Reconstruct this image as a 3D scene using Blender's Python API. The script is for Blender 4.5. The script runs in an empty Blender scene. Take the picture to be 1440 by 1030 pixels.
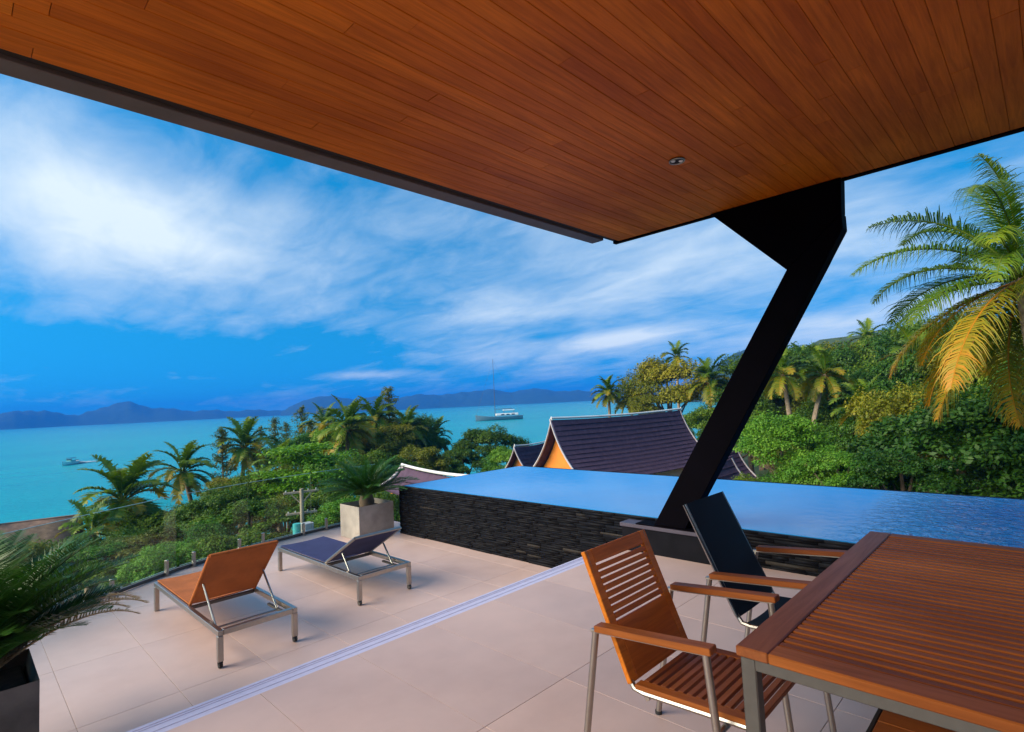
import bpy, bmesh, math, random
import numpy as np
from mathutils import Vector, Matrix
R = math.radians
random.seed(7); rng = np.random.default_rng(11)
scene = bpy.context.scene
col = scene.collection

# ------------------------------------------------------------------ camera
EYE = Vector((0, 0, 1.6))
ROT = Matrix(((0.702, -0.013, -0.712), (-0.711, -0.080, -0.699), (-0.048, 0.997, -0.065)))
cam = bpy.data.cameras.new('camera'); camo = bpy.data.objects.new('camera', cam); col.objects.link(camo)
q = ROT.to_quaternion(); q.normalize(); ROT = q.to_matrix()
camo.matrix_world = Matrix.Translation(EYE) @ ROT.to_4x4()
cam.sensor_width = 36; cam.lens = 19.29; cam.clip_start = 0.05; cam.clip_end = 20000
scene.camera = camo

def sight(px, py, dist):
    """a surveyed point: bearing read off the photograph, at a real distance in metres"""
    d = ROT @ Vector((px - 720, 515 - py, -771.6)); d.normalize()
    return EYE + d * dist
def bearing(px, py):
    d = sight(px, py, 1) - EYE
    return math.atan2(d.y, d.x), math.asin(d.z)

# ------------------------------------------------------------------ sky, sun, exposure
SUN_AZ, SUN_EL = R(160), R(30)
world = bpy.data.worlds.new('World'); scene.world = world; world.use_nodes = True
wt = world.node_tree; wt.nodes.clear()
def wn(t, **k):
    n = wt.nodes.new(t)
    for a, b in k.items(): setattr(n, a, b)
    return n
def wm(op, a, b=None, c=None, clamp=False):
    n = wn('ShaderNodeMath', operation=op, use_clamp=clamp)
    for i, v in enumerate((a, b, c)):
        if v is None: continue
        if isinstance(v, (int, float)): n.inputs[i].default_value = v
        else: wt.links.new(v, n.inputs[i])
    return n.outputs[0]
sky = wn('ShaderNodeTexSky', sky_type='NISHITA'); sky.sun_disc = False
sky.sun_elevation = SUN_EL; sky.sun_rotation = math.pi / 2 - SUN_AZ
sky.altitude = 0; sky.air_density = 1.0; sky.dust_density = 0.6; sky.ozone_density = 2.5
tc = wn('ShaderNodeTexCoord'); sep = wn('ShaderNodeSeparateXYZ'); wt.links.new(tc.outputs['Generated'], sep.inputs[0])
X, Y, Z = sep.outputs
up_dir = wn('ShaderNodeCombineXYZ'); wt.links.new(X, up_dir.inputs[0]); wt.links.new(Y, up_dir.inputs[1])
_z = wn('ShaderNodeMath', operation='ADD'); wt.links.new(Z, _z.inputs[0]); _z.inputs[1].default_value = 0.42; wt.links.new(_z.outputs[0], up_dir.inputs[2])
_nm = wn('ShaderNodeVectorMath', operation='NORMALIZE'); wt.links.new(up_dir.outputs[0], _nm.inputs[0]); wt.links.new(_nm.outputs[0], sky.inputs[0])
az = wm('ARCTAN2', Y, X); el = wm('ARCSINE', Z)
hz = wm('ADD', wm('MAXIMUM', Z, 0.0), 0.16)
cmb = wn('ShaderNodeCombineXYZ')
wt.links.new(wm('DIVIDE', X, hz), cmb.inputs[0]); wt.links.new(wm('DIVIDE', Y, hz), cmb.inputs[1])
mp = wn('ShaderNodeMapping'); wt.links.new(cmb.outputs[0], mp.inputs[0])
mp.inputs['Rotation'].default_value = (0, 0, R(-40)); mp.inputs['Scale'].default_value = (1.0, 0.8, 1)
n1 = wn('ShaderNodeTexNoise'); wt.links.new(mp.outputs[0], n1.inputs['Vector'])
n1.inputs['Scale'].default_value = 1.5; n1.inputs['Detail'].default_value = 9; n1.inputs['Roughness'].default_value = 0.52; n1.inputs['Distortion'].default_value = 0.35
n2 = wn('ShaderNodeTexNoise'); wt.links.new(cmb.outputs[0], n2.inputs['Vector'])
n2.inputs['Scale'].default_value = 0.62; n2.inputs['Detail'].default_value = 3
# banks of cloud over the bay, by compass bearing and height: (px, py) read off the photo, half widths in degrees, tilt, weight
BANKS = [(90, 300, 13, 6.0, -.28, .52), (300, 350, 14, 5, -.2, .26), (60, 190, 12, 6, -.2, .22), (470, 330, 14, 6, 0, .18), (690, 440, 7, 2.2, .10, .52), (905, 390, 9, 3.0, .22, .60), (880, 476, 7, .9, .08, .95),
         (690, 505, 9, 2.2, 0, .26), (1060, 330, 10, 4, .1, .34), (1250, 440, 10, 1.3, .08, .62), (1230, 330, 9, 5, 0, .30), (520, 528, 5, .45, 0, .55), (1100, 500, 12, 2.5, .1, .35),
         (200, 500, 17, 3.4, 0, -.42), (560, 520, 14, 2.6, 0, -.2), (420, 200, 9, 5, .2, -.1), (1330, 210, 8, 4, 0, -.30), (540, 400, 6, 3, 0, -.2)]
acc = None
for (px, py, sa, se, tilt, w) in BANKS:
    a0, e0 = bearing(px, py)
    da = wm('MULTIPLY', wm('SUBTRACT', az, a0), -1.0 / R(sa))
    de = wm('MULTIPLY', wm('SUBTRACT', wm('SUBTRACT', el, e0), wm('MULTIPLY', da, R(sa) * tilt)), 1.0 / R(se))
    r2 = wm('ADD', wm('MULTIPLY', da, da), wm('MULTIPLY', de, de))
    b = wm('MULTIPLY', wm('POWER', 2.718, wm('MULTIPLY', r2, -1.0)), w)
    acc = b if acc is None else wm('ADD', acc, b)
n3 = wn('ShaderNodeTexNoise'); mp3 = wn('ShaderNodeMapping'); wt.links.new(cmb.outputs[0], mp3.inputs[0]); mp3.inputs['Rotation'].default_value = (0, 0, R(-12)); mp3.inputs['Scale'].default_value = (1, .5, 1)
wt.links.new(mp3.outputs[0], n3.inputs['Vector']); n3.inputs['Scale'].default_value = 5.2; n3.inputs['Detail'].default_value = 10; n3.inputs['Roughness'].default_value = 0.6; n3.inputs['Distortion'].default_value = 0.5
veil = wm('MULTIPLY', wm('SUBTRACT', n3.outputs['Fac'], .5), .8)
base = wm('ADD', wm('ADD', wm('MULTIPLY', n1.outputs['Fac'], 1.25), wm('MULTIPLY', n2.outputs['Fac'], 0.35)), veil)
dens = wm('SUBTRACT', wm('ADD', base, acc), 0.64)
mask = wm('POWER', wm('MULTIPLY', dens, .92, clamp=True), 1.15)
hsv = wn('ShaderNodeHueSaturation'); wt.links.new(sky.outputs[0], hsv.inputs['Color'])
hsv.inputs['Hue'].default_value = 0.497; hsv.inputs['Saturation'].default_value = 1.22; hsv.inputs['Value'].default_value = 1.0
tint = wn('ShaderNodeMix', data_type='RGBA', blend_type='MULTIPLY'); tint.inputs[0].default_value = 1
wt.links.new(hsv.outputs[0], tint.inputs[6]); tint.inputs[7].default_value = (0.13, 1.22, 1.30, 1)
cl = wn('ShaderNodeMix', data_type='RGBA'); wt.links.new(mask, cl.inputs[0]); wt.links.new(tint.outputs[2], cl.inputs[6])
cl.inputs[7].default_value = (4.1, 4.75, 5.2, 1)
bg = wn('ShaderNodeBackground'); wt.links.new(cl.outputs[2], bg.inputs[0]); bg.inputs[1].default_value = 0.075
wo = wn('ShaderNodeOutputWorld'); wt.links.new(bg.outputs[0], wo.inputs[0])

sl = bpy.data.lights.new('sun', 'SUN'); so = bpy.data.objects.new('sun', sl); col.objects.link(so)
sl.energy = 2.5; sl.angle = R(52); sl.color = (1.0, 0.82, 0.60)
sd = Vector((math.cos(SUN_AZ) * math.cos(SUN_EL), math.sin(SUN_AZ) * math.cos(SUN_EL), math.sin(SUN_EL)))
so.rotation_euler = sd.to_track_quat('Z', 'Y').to_euler(); so.location = (-5, 10, 20)
vs = scene.view_settings; vs.view_transform = 'Standard'; vs.look = 'None'; vs.gamma = 1; vs.exposure = 1.5; vs.use_curve_mapping = False
scene.cycles.max_bounces = 6; scene.cycles.volume_bounces = 0; scene.cycles.transparent_max_bounces = 16; scene.cycles.use_denoising = True
scene.cycles.sample_clamp_indirect = 8; scene.cycles.caustics_reflective = False

# ------------------------------------------------------------------ materials
MATS = {}
def mat(name, build):
    if name in MATS: return MATS[name]
    m = bpy.data.materials.new(name); m.use_nodes = True
    t = m.node_tree; p = t.nodes['Principled BSDF']
    build(m, t, p); MATS[name] = m
    return m
def nd(t, ty, **k):
    n = t.nodes.new(ty)
    for a, b in k.items(): setattr(n, a, b)
    return n
def ramp(t, fac, stops):
    n = nd(t, 'ShaderNodeValToRGB'); e = n.color_ramp.elements
    while len(e) < len(stops): e.new(0.5)
    for i, (p, c) in enumerate(stops): e[i].position = p; e[i].color = (*c, 1)
    t.links.new(fac, n.inputs[0]); return n.outputs[0]
def pos_noise(t, scale, vec_scale=(1, 1, 1), detail=4, rough=.55, dist=0, objrand=False, coords='pos'):
    if coords == 'pos': g = nd(t, 'ShaderNodeNewGeometry').outputs['Position']
    else: g = nd(t, 'ShaderNodeTexCoord').outputs['Object']
    m = nd(t, 'ShaderNodeMapping'); t.links.new(g, m.inputs[0]); m.inputs['Scale'].default_value = vec_scale
    if objrand:
        oi = nd(t, 'ShaderNodeObjectInfo'); mu = nd(t, 'ShaderNodeMath', operation='MULTIPLY'); t.links.new(oi.outputs['Random'], mu.inputs[0]); mu.inputs[1].default_value = 37
        cb = nd(t, 'ShaderNodeCombineXYZ')
        for i in range(3): t.links.new(mu.outputs[0], cb.inputs[i])
        t.links.new(cb.outputs[0], m.inputs['Location'])
    n = nd(t, 'ShaderNodeTexNoise'); t.links.new(m.outputs[0], n.inputs['Vector'])
    n.inputs['Scale'].default_value = scale; n.inputs['Detail'].default_value = detail; n.inputs['Roughness'].default_value = rough; n.inputs['Distortion'].default_value = dist
    return n.outputs['Fac']
def bump(t, p, h, strength, distance):
    b = nd(t, 'ShaderNodeBump'); b.inputs['Strength'].default_value = strength; b.inputs['Distance'].default_value = distance
    t.links.new(h, b.inputs['Height']); t.links.new(b.outputs[0], p.inputs['Normal'])
def mixc(t, a, b, fac, mode='MIX'):
    n = nd(t, 'ShaderNodeMix', data_type='RGBA', blend_type=mode)
    for i, v in ((6, a), (7, b)):
        if isinstance(v, tuple): n.inputs[i].default_value = (*v, 1)
        else: t.links.new(v, n.inputs[i])
    if isinstance(fac, (int, float)): n.inputs[0].default_value = fac
    else: t.links.new(fac, n.inputs[0])
    return n.outputs[2]
def objrandom(t): return nd(t, 'ShaderNodeObjectInfo').outputs['Random']

def plain(name, c, rough=.5, metal=0, var=.15, scale=6, bmp=0, spec=.5):
    def f(m, t, p):
        n = pos_noise(t, scale, detail=6)
        lo = tuple(x * (1 - var) for x in c); hi = tuple(min(1, x * (1 + var)) for x in c)
        t.links.new(ramp(t, n, [(.3, lo), (.7, hi)]), p.inputs['Base Color'])
        p.inputs['Roughness'].default_value = rough; p.inputs['Metallic'].default_value = metal; p.inputs['Specular IOR Level'].default_value = spec
        if bmp: bump(t, p, pos_noise(t, scale * 12, detail=5), bmp, .004)
    return mat(name, f)
def wood(name, axis, tones, rough=.4, spec=.4, fine=1.0):
    def f(m, t, p):
        sc = {'X': (1.0, 16, 16), 'Y': (16, 1.0, 16), 'Z': (16, 16, 1.0)}[axis]
        g = pos_noise(t, 2.2 * fine, sc, detail=7, rough=.65, dist=.6, objrand=True)
        c = ramp(t, objrandom(t), [(i / (len(tones) - 1), x) for i, x in enumerate(tones)])
        dark = mixc(t, c, (.30, .22, .16), 1.0, 'MULTIPLY')
        gr = ramp(t, g, [(.34, (0, 0, 0)), (.62, (1, 1, 1))])
        cc = mixc(t, mixc(t, c, dark, .45), c, gr)
        blot = pos_noise(t, .9, (1, 1, 1), detail=2)
        t.links.new(mixc(t, cc, mixc(t, cc, (.7, .62, .55), 1, 'MULTIPLY'), ramp(t, blot, [(.4, (0, 0, 0)), (.75, (1, 1, 1))])), p.inputs['Base Color'])
        rg = nd(t, 'ShaderNodeMapRange'); t.links.new(g, rg.inputs[0]); rg.inputs[3].default_value = rough + .12; rg.inputs[4].default_value = rough - .06
        t.links.new(rg.outputs[0], p.inputs['Roughness']); p.inputs['Specular IOR Level'].default_value = spec
        bump(t, p, g, .25, .002)
    return mat(name, f)
CEIL = wood('ceiling_timber', 'X', [(.58, .132, .006), (.78, .205, .010), (.66, .160, .007), (.74, .185, .009), (.61, .142, .006), (.84, .235, .013)], .45, .15)
TEAK_X = wood('teak_x', 'X', [(.25, .07, .021), (.35, .105, .027), (.29, .085, .024)], .45, .25)
TEAK_Y = wood('teak_y', 'Y', [(.26, .070, .016), (.44, .132, .025), (.32, .090, .019), (.38, .110, .022)], .48, .2)
TEAK_Z = wood('teak_z', 'Z', [(.30, .105, .035), (.40, .145, .046)], .45)
CHAIR_X = wood('chair_teak_x', 'X', [(.72, .195, .016), (.84, .25, .022)], .45, .2)
STEEL = plain('brushed_steel', (.40, .365, .33), .36, 1.0, .06, 30)
STEELG = plain('satin_steel', (.11, .10, .09), .5, .4, .08, 30)
BLACKST = plain('black_painted_steel', (.0018, .0012, .0026), .7, 0, .3, 3, .05, .03)
TRIM = plain('grey_fascia', (.115, .088, .085), .6, 0, .15, 4)
DARKGAP = plain('dark_backing', (.018, .012, .010), .8)
CONC = plain('concrete_planter', (.40, .355, .305), .85, 0, .22, 5, .35)
CONCD = plain('dark_concrete_planter', (.115, .105, .098), .8, 0, .3, 6, .4)
SOIL = plain('soil', (.035, .024, .016), .95, 0, .4, 30, .8)
RUBBER = plain('rubber', (.02, .02, .022), .7)
WHITEP = plain('white_paint', (.78, .77, .74), .55, 0, .08, 2)
PLASTER = plain('plaster', (.62, .58, .53), .8, 0, .08, 2)
ORANGEW = plain('orange_gable', (.78, .24, .025), .6, 0, .12, 2)
NAVY_HULL = plain('hull_blue', (.10, .17, .20), .35, 0, .1, 1)
DARKWIN = plain('dark_window', (.02, .025, .03), .15)
TEAL = plain('teal_plastic', (.06, .42, .42), .5)
GREYMET = plain('grey_box', (.45, .45, .46), .5)
POLEC = plain('pole_concrete', (.42, .33, .24), .85, 0, .15, 5)
def tile_mat(name, c):
    def f(m, t, p):
        n = pos_noise(t, 3.2, detail=7, rough=.6, objrand=True); s = pos_noise(t, 90, detail=3)
        c1 = ramp(t, n, [(.25, tuple(x * .94 for x in c)), (.75, tuple(min(1, x * 1.05) for x in c))])
        o = ramp(t, objrandom(t), [(0, (.93, .93, .95)), (1, (1.04, 1.02, 1.0))])
        c2 = mixc(t, c1, o, 1, 'MULTIPLY')
        st = pos_noise(t, .8, detail=6, rough=.7)
        c3 = mixc(t, c2, mixc(t, c2, (.90, .87, .86), 1, 'MULTIPLY'), ramp(t, st, [(.45, (0, 0, 0)), (.7, (1, 1, 1))]))
        t.links.new(mixc(t, c3, (.33, .27, .25), ramp(t, s, [(.66, (0, 0, 0)), (.8, (.35, .35, .35))])), p.inputs['Base Color'])
        r = nd(t, 'ShaderNodeMapRange'); t.links.new(n, r.inputs[0]); r.inputs[3].default_value = .42; r.inputs[4].default_value = .62
        t.links.new(r.outputs[0], p.inputs['Roughness']); p.inputs['Specular IOR Level'].default_value = .4
        bump(t, p, s, .08, .002)
    return mat(name, f)
TILE = tile_mat('floor_tile', (.61, .455, .41)); GROUT = plain('grout', (.45, .335, .295), .9)
TRACK = plain('aluminium_track', (.56, .55, .74), .4, 0, .05, 20)
def fabric(name, c, c2):
    def f(m, t, p):
        w = nd(t, 'ShaderNodeTexChecker'); g = nd(t, 'ShaderNodeTexCoord'); t.links.new(g.outputs['Object'], w.inputs['Vector']); w.inputs['Scale'].default_value = 260
        n = pos_noise(t, 5, detail=4)
        a = mixc(t, c, c2, w.outputs['Fac']); t.links.new(mixc(t, a, mixc(t, a, (.75, .75, .75), 1, 'MULTIPLY'), ramp(t, n, [(.35, (0, 0, 0)), (.7, (1, 1, 1))])), p.inputs['Base Color'])
        p.inputs['Roughness'].default_value = .75; p.inputs['Specular IOR Level'].default_value = .25
        bump(t, p, w.outputs['Fac'], .15, .001)
    return mat(name, f)
ORANGEF = fabric('orange_sling', (.52, .155, .036), (.40, .11, .026)); NAVYF = fabric('navy_sling', (.055, .06, .16), (.03, .034, .095)); BLACKF = fabric('black_sling', (.012, .018, .032), (.006, .010, .018))
def slate(m, t, p):
    at = nd(t, 'ShaderNodeAttribute', attribute_name='tint')
    n = pos_noise(t, 22, (1, 1, 2.5), detail=6, rough=.7)
    c = ramp(t, at.outputs['Fac'], [(0, (.003, .0035, .0055)), (.55, (.007, .0075, .0105)), (.85, (.011, .0108, .012)), (1, (.032, .028, .025))])
    t.links.new(mixc(t, c, mixc(t, c, (1.9, 1.8, 1.7), 1, 'MULTIPLY'), ramp(t, n, [(.5, (0, 0, 0)), (.75, (1, 1, 1))])), p.inputs['Base Color'])
    p.inputs['Roughness'].default_value = .6; p.inputs['Specular IOR Level'].default_value = .12; bump(t, p, n, .5, .005)
SLATE = mat('stacked_slate', slate)
SLATETOP = plain('slate_coping', (.007, .007, .010), .7, 0, .3, 8, .2, .08)
PLINTHM = plain('plinth_stone', (.06, .05, .075), .5, 0, .2, 6, .15)
def leafmat(name, tones, trans=.25, rough=.5):
    def f(m, t, p):
        at = nd(t, 'ShaderNodeAttribute', attribute_name='tint')
        c = ramp(t, at.outputs['Fac'], [(i / (len(tones) - 1), x) for i, x in enumerate(tones)])
        o = ramp(t, objrandom(t), [(0, (.62, .72, .7)), (.5, (1, 1, 1)), (1, (1.35, 1.2, .95))])
        cc = mixc(t, c, o, 1, 'MULTIPLY')
        t.links.new(cc, p.inputs['Base Color']); p.inputs['Roughness'].default_value = rough; p.inputs['Specular IOR Level'].default_value = .3
        tr = nd(t, 'ShaderNodeBsdfTranslucent'); t.links.new(mixc(t, cc, (1.2, 1.25, .5), 1, 'MULTIPLY'), tr.inputs[0])
        mx = nd(t, 'ShaderNodeMixShader'); mx.inputs[0].default_value = trans
        t.links.new(p.outputs[0], mx.inputs[1]); t.links.new(tr.outputs[0], mx.inputs[2])
        t.links.new(mx.outputs[0], t.nodes['Material Output'].inputs[0])
    return mat(name, f)
LEAF_MID = leafmat('leaf_mid', [(.05, .115, .006), (.10, .185, .010), (.165, .245, .016)])
LEAF_DARK = leafmat('leaf_dark', [(.020, .075, .007), (.040, .115, .010), (.070, .155, .014)])
LEAF_OLIVE = leafmat('leaf_olive', [(.095, .125, .006), (.165, .185, .010), (.25, .235, .014)])
LEAF_BRIGHT = leafmat('leaf_bright', [(.055, .18, .012), (.11, .27, .018), (.18, .34, .03)])
LEAF_PINE = leafmat('leaf_pine', [(.07, .115, .025), (.13, .165, .04), (.22, .20, .075)], .3)
PALM_G = leafmat('palm_green', [(.05, .13, .008), (.10, .19, .010), (.20, .25, .014)], .3, .4)
PALM_Y = leafmat('palm_yellow', [(.09, .16, .008), (.20, .21, .012), (.36, .25, .015), (.55, .23, .014)], .3, .45)
PALM_O = leafmat('palm_orange', [(.22, .14, .012), (.42, .19, .016), (.55, .23, .02)], .3, .5)
CYC_G = leafmat('cycad_green', [(.012, .060, .010), (.024, .095, .014), (.045, .13, .02)], .2, .35)
CYC_B = leafmat('cycad_brown', [(.16, .11, .06), (.30, .22, .14), (.45, .35, .25)], .15, .7)
BARK = plain('bark', (.16, .115, .075), .9, 0, .35, 7, .6)
PBARK = plain('palm_bark', (.33, .24, .155), .9, 0, .3, 9, .5)
def ground_f(m, t, p):
    n = pos_noise(t, .5, detail=8, rough=.7); t.links.new(ramp(t, n, [(.3, (.022, .055, .012)), (.55, (.05, .085, .02)), (.8, (.15, .12, .06))]), p.inputs['Base Color'])
    p.inputs['Roughness'].default_value = .95; bump(t, p, pos_noise(t, 3, detail=8), .8, .2)
GROUND = mat('ground', ground_f)
def hill_f(m, t, p):
    n = pos_noise(t, .03, detail=10, rough=.7); t.links.new(ramp(t, n, [(.3, (.010, .035, .012)), (.7, (.03, .07, .02))]), p.inputs['Base Color'])
    p.inputs['Roughness'].default_value = .95; bump(t, p, n, 1, 6)
HILL = mat('forested_hill', hill_f)
def sea_f(m, t, p):
    big = pos_noise(t, .006, (1, 3.5, 1), detail=9, rough=.65); 
    t.links.new(ramp(t, big, [(.3, (.004, .30, .36)), (.7, (.010, .38, .40))]), p.inputs['Base Color'])
    p.inputs['Roughness'].default_value = .22; p.inputs['IOR'].default_value = 1.33; p.inputs['Specular IOR Level'].default_value = .2
    w = pos_noise(t, .55, (1, 1, 1), detail=8, rough=.65, dist=.3); bump(t, p, w, .8, .6)
SEA = mat('sea_water', sea_f)
def pool_f(m, t, p):
    n = pos_noise(t, .9, detail=4); t.links.new(ramp(t, n, [(.3, (.010, .23, .60)), (.7, (.014, .28, .68))]), p.inputs['Base Color'])
    p.inputs['Roughness'].default_value = .03; p.inputs['IOR'].default_value = 1.33; p.inputs['Specular IOR Level'].default_value = .5
    w = pos_noise(t, 6.5, (1, 1, 1), detail=4, rough=.5, dist=.5); 
    g = nd(t, 'ShaderNodeNewGeometry'); sp = nd(t, 'ShaderNodeSeparateXYZ'); t.links.new(g.outputs['Position'], sp.inputs[0])
    mr = nd(t, 'ShaderNodeMapRange', interpolation_type='SMOOTHSTEP'); t.links.new(sp.outputs[1], mr.inputs[0])
    for i, v in ((1, 1.7), (2, .8), (3, 0.0), (4, .7)): mr.inputs[i].default_value = v
    w2 = pos_noise(t, 9, (1, 1, 1), detail=3, rough=.6, dist=.8); mu = nd(t, 'ShaderNodeMath', operation='MULTIPLY'); t.links.new(w2, mu.inputs[0]); t.links.new(mr.outputs[0], mu.inputs[1])
    w1 = nd(t, 'ShaderNodeMath', operation='MULTIPLY_ADD'); t.links.new(w, w1.inputs[0]); w1.inputs[1].default_value = .035; t.links.new(mu.outputs[0], w1.inputs[2])
    bump(t, p, w1.outputs[0], .8, .05)
POOL = mat('pool_water', pool_f)
def glass_f(m, t, p):
    t.nodes.remove(p); tr = nd(t, 'ShaderNodeBsdfTransparent'); tr.inputs[0].default_value = (.93, .97, .95, 1)
    gl = nd(t, 'ShaderNodeBsdfGlossy'); gl.inputs['Roughness'].default_value = .02
    fr = nd(t, 'ShaderNodeFresnel'); fr.inputs[0].default_value = 1.25
    mx = nd(t, 'ShaderNodeMixShader'); t.links.new(fr.outputs[0], mx.inputs[0]); t.links.new(tr.outputs[0], mx.inputs[1]); t.links.new(gl.outputs[0], mx.inputs[2])
    t.links.new(mx.outputs[0], t.nodes['Material Output'].inputs[0])
GLASS = mat('clear_glass', glass_f)
def glass_edge(m, t, p):
    p.inputs['Base Color'].default_value = (.28, .42, .36, 1); p.inputs['Roughness'].default_value = .15
    n = pos_noise(t, 10); t.links.new(ramp(t, n, [(.3, (.22, .36, .30)), (.7, (.34, .46, .40))]), p.inputs['Base Color'])
GLASSE = mat('polished_glass_edge', glass_edge)
def roof_f(m, t, p):
    n = pos_noise(t, 3.5, detail=6, rough=.7)
    t.links.new(ramp(t, n, [(.25, (.060, .036, .062)), (.55, (.095, .058, .092)), (.8, (.14, .092, .13))]), p.inputs['Base Color'])
    p.inputs['Roughness'].default_value = .8; p.inputs['Specular IOR Level'].default_value = .2
ROOFT = mat('purple_grey_roof_tile', roof_f)
THATCH = plain('weathered_roof', (.20, .125, .085), .95, 0, .35, 4, .8)
VERGE = plain('verge_paint', (.50, .45, .46), .6, 0, .1, 2)
FOAM = plain('foam', (.80, .84, .85), .7, 0, .1, 2)

# ------------------------------------------------------------------ mesh helpers
def link(name, me, m, parent=None, loc=(0, 0, 0), rot=(0, 0, 0), scale=(1, 1, 1)):
    o = bpy.data.objects.new(name, me)
    if m is not None and me is not None and len(me.materials) == 0: me.materials.append(m)
    col.objects.link(o); o.parent = parent; o.location = loc; o.rotation_euler = rot; o.scale = scale
    return o
def thing(name, label, cat, loc=(0, 0, 0), rz=0, group=None):
    o = bpy.data.objects.new(name, None); col.objects.link(o); o.location = loc; o.rotation_euler = (0, 0, rz); o.empty_display_size = .2
    tag(o, label, cat, group); return o
def tag(o, label=None, cat=None, group=None, kind=None):
    for k, v in (('label', label), ('category', cat), ('group', group), ('kind', kind)):
        if v: o[k] = v
    return o
class MB:
    def __init__(s): s.bm = bmesh.new()
    def box(s, lo, hi, rot=None, pivot=None):
        c = [(a + b) / 2 for a, b in zip(lo, hi)]; d = [abs(b - a) for a, b in zip(lo, hi)]
        M = Matrix.Translation(c) @ Matrix.Diagonal((*d, 1))
        if rot is not None: P = Vector(pivot or c); M = Matrix.Translation(P) @ rot.to_4x4() @ Matrix.Translation(-P) @ M
        bmesh.ops.create_cube(s.bm, size=1, matrix=M); return s
    def bar(s, a, b, w, h, up=(0, 0, 1)):
        a = Vector(a); b = Vector(b); x = (b - a); L = x.length; x.normalize(); y = Vector(up).cross(x)
        if y.length < 1e-4: y = Vector((0, 1, 0)).cross(x)
        y.normalize(); z = x.cross(y)
        M = Matrix.Translation((a + b) / 2) @ Matrix((x, y, z)).transposed().to_4x4() @ Matrix.Diagonal((L, w, h, 1))
        bmesh.ops.create_cube(s.bm, size=1, matrix=M); return s
    def tube(s, pts, r, n=8):
        rings = []; P = [Vector(p) for p in pts]; rr = r if isinstance(r, (list, tuple)) else [r] * len(P)
        prev = None
        for i, p in enumerate(P):
            t = (P[min(i + 1, len(P) - 1)] - P[max(i - 1, 0)]).normalized()
            u = (prev - t * prev.dot(t)) if prev is not None else (Vector((0, 0, 1)).cross(t) if abs(t.z) < .95 else Vector((1, 0, 0)).cross(t))
            u.normalize(); prev = u; v = t.cross(u)
            rings.append([s.bm.verts.new(p + (u * math.cos(2 * math.pi * k / n) + v * math.sin(2 * math.pi * k / n)) * rr[i]) for k in range(n)])
        for a, b in zip(rings, rings[1:]):
            for k in range(n): s.bm.faces.new((a[k], a[(k + 1) % n], b[(k + 1) % n], b[k]))
        s.bm.faces.new(rings[0][::-1]); s.bm.faces.new(rings[-1]); return s
    def prism(s, pts, vec):
        vec = Vector(vec); a = [s.bm.verts.new(p) for p in pts]; b = [s.bm.verts.new(Vector(p) + vec) for p in pts]; n = len(pts)
        s.bm.faces.new(a[::-1]); s.bm.faces.new(b)
        for k in range(n): s.bm.faces.new((a[k], a[(k + 1) % n], b[(k + 1) % n], b[k]))
        return s
    def sheet(s, rows, thick=0, smooth=True):
        g = [[s.bm.verts.new(p) for p in r] for r in rows]
        for i in range(len(g) - 1):
            for j in range(len(g[0]) - 1):
                f = s.bm.faces.new((g[i][j], g[i + 1][j], g[i + 1][j + 1], g[i][j + 1])); f.smooth = smooth
        if thick:
            s.bm.normal_update(); bmesh.ops.solidify(s.bm, geom=s.bm.faces[:], thickness=thick)
        return s
    def mesh(s, name, bevel=0, seg=1, smooth=False):
        if bevel: bmesh.ops.bevel(s.bm, geom=s.bm.edges[:], offset=bevel, segments=seg, affect='EDGES', clamp_overlap=True, profile=.6)
        bmesh.ops.recalc_face_normals(s.bm, faces=s.bm.faces[:])
        me = bpy.data.meshes.new(name); s.bm.to_mesh(me); s.bm.free()
        if smooth:
            me.shade_smooth()
            if hasattr(me, 'set_sharp_from_angle'): me.set_sharp_from_angle(angle=R(40))
        return me
    def build(s, name, m, parent=None, bevel=0, seg=1, smooth=False, **k): return link(name, s.mesh(name, bevel, seg, smooth), m, parent, **k)
def box(name, lo, hi, m, parent=None, bevel=.003, **k): return MB().box(lo, hi).build(name, m, parent, bevel, **k)
def tube(name, pts, r, m, parent=None, n=10): return MB().tube(pts, r, n).build(name, m, parent, smooth=True)

def np_mesh(name, V, F4, tint=None):
    me = bpy.data.meshes.new(name); V = np.asarray(V, np.float32); F = np.asarray(F4, np.int32); k = F.shape[1]
    me.vertices.add(len(V)); me.vertices.foreach_set('co', V.ravel())
    me.loops.add(F.size); me.loops.foreach_set('vertex_index', F.ravel())
    me.polygons.add(len(F)); me.polygons.foreach_set('loop_start', np.arange(0, F.size, k, dtype=np.int32))
    me.update(calc_edges=True); me.validate()
    if tint is not None:
        a = me.attributes.new('tint', 'FLOAT', 'POINT'); a.data.foreach_set('value', np.asarray(tint, np.float32))
    return me
def leaf_cloud(name, P, N, size, aspect=.5, droop=0.0, shift=0.0):
    n = len(P); N = N / (np.linalg.norm(N, axis=1, keepdims=True) + 1e-9)
    t = rng.normal(size=(n, 3)); t[:, 2] -= droop; t -= N * np.sum(t * N, 1, keepdims=True); t /= np.linalg.norm(t, axis=1, keepdims=True) + 1e-9
    b = np.cross(N, t); s = (size * rng.uniform(.65, 1.35, n))[:, None]
    base = P - t * s * .5; tip = P + t * s * .5 - N * s * .12
    l = P + b * s * aspect * .5 + N * s * .06; r = P - b * s * aspect * .5 + N * s * .06
    V = np.stack([base, l, tip, r], 1).reshape(-1, 3); F = np.arange(4 * n).reshape(n, 4)
    return np_mesh(name, V, F, np.repeat(np.clip(rng.normal(.5, .2, n) + shift, 0, 1), 4))

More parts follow.
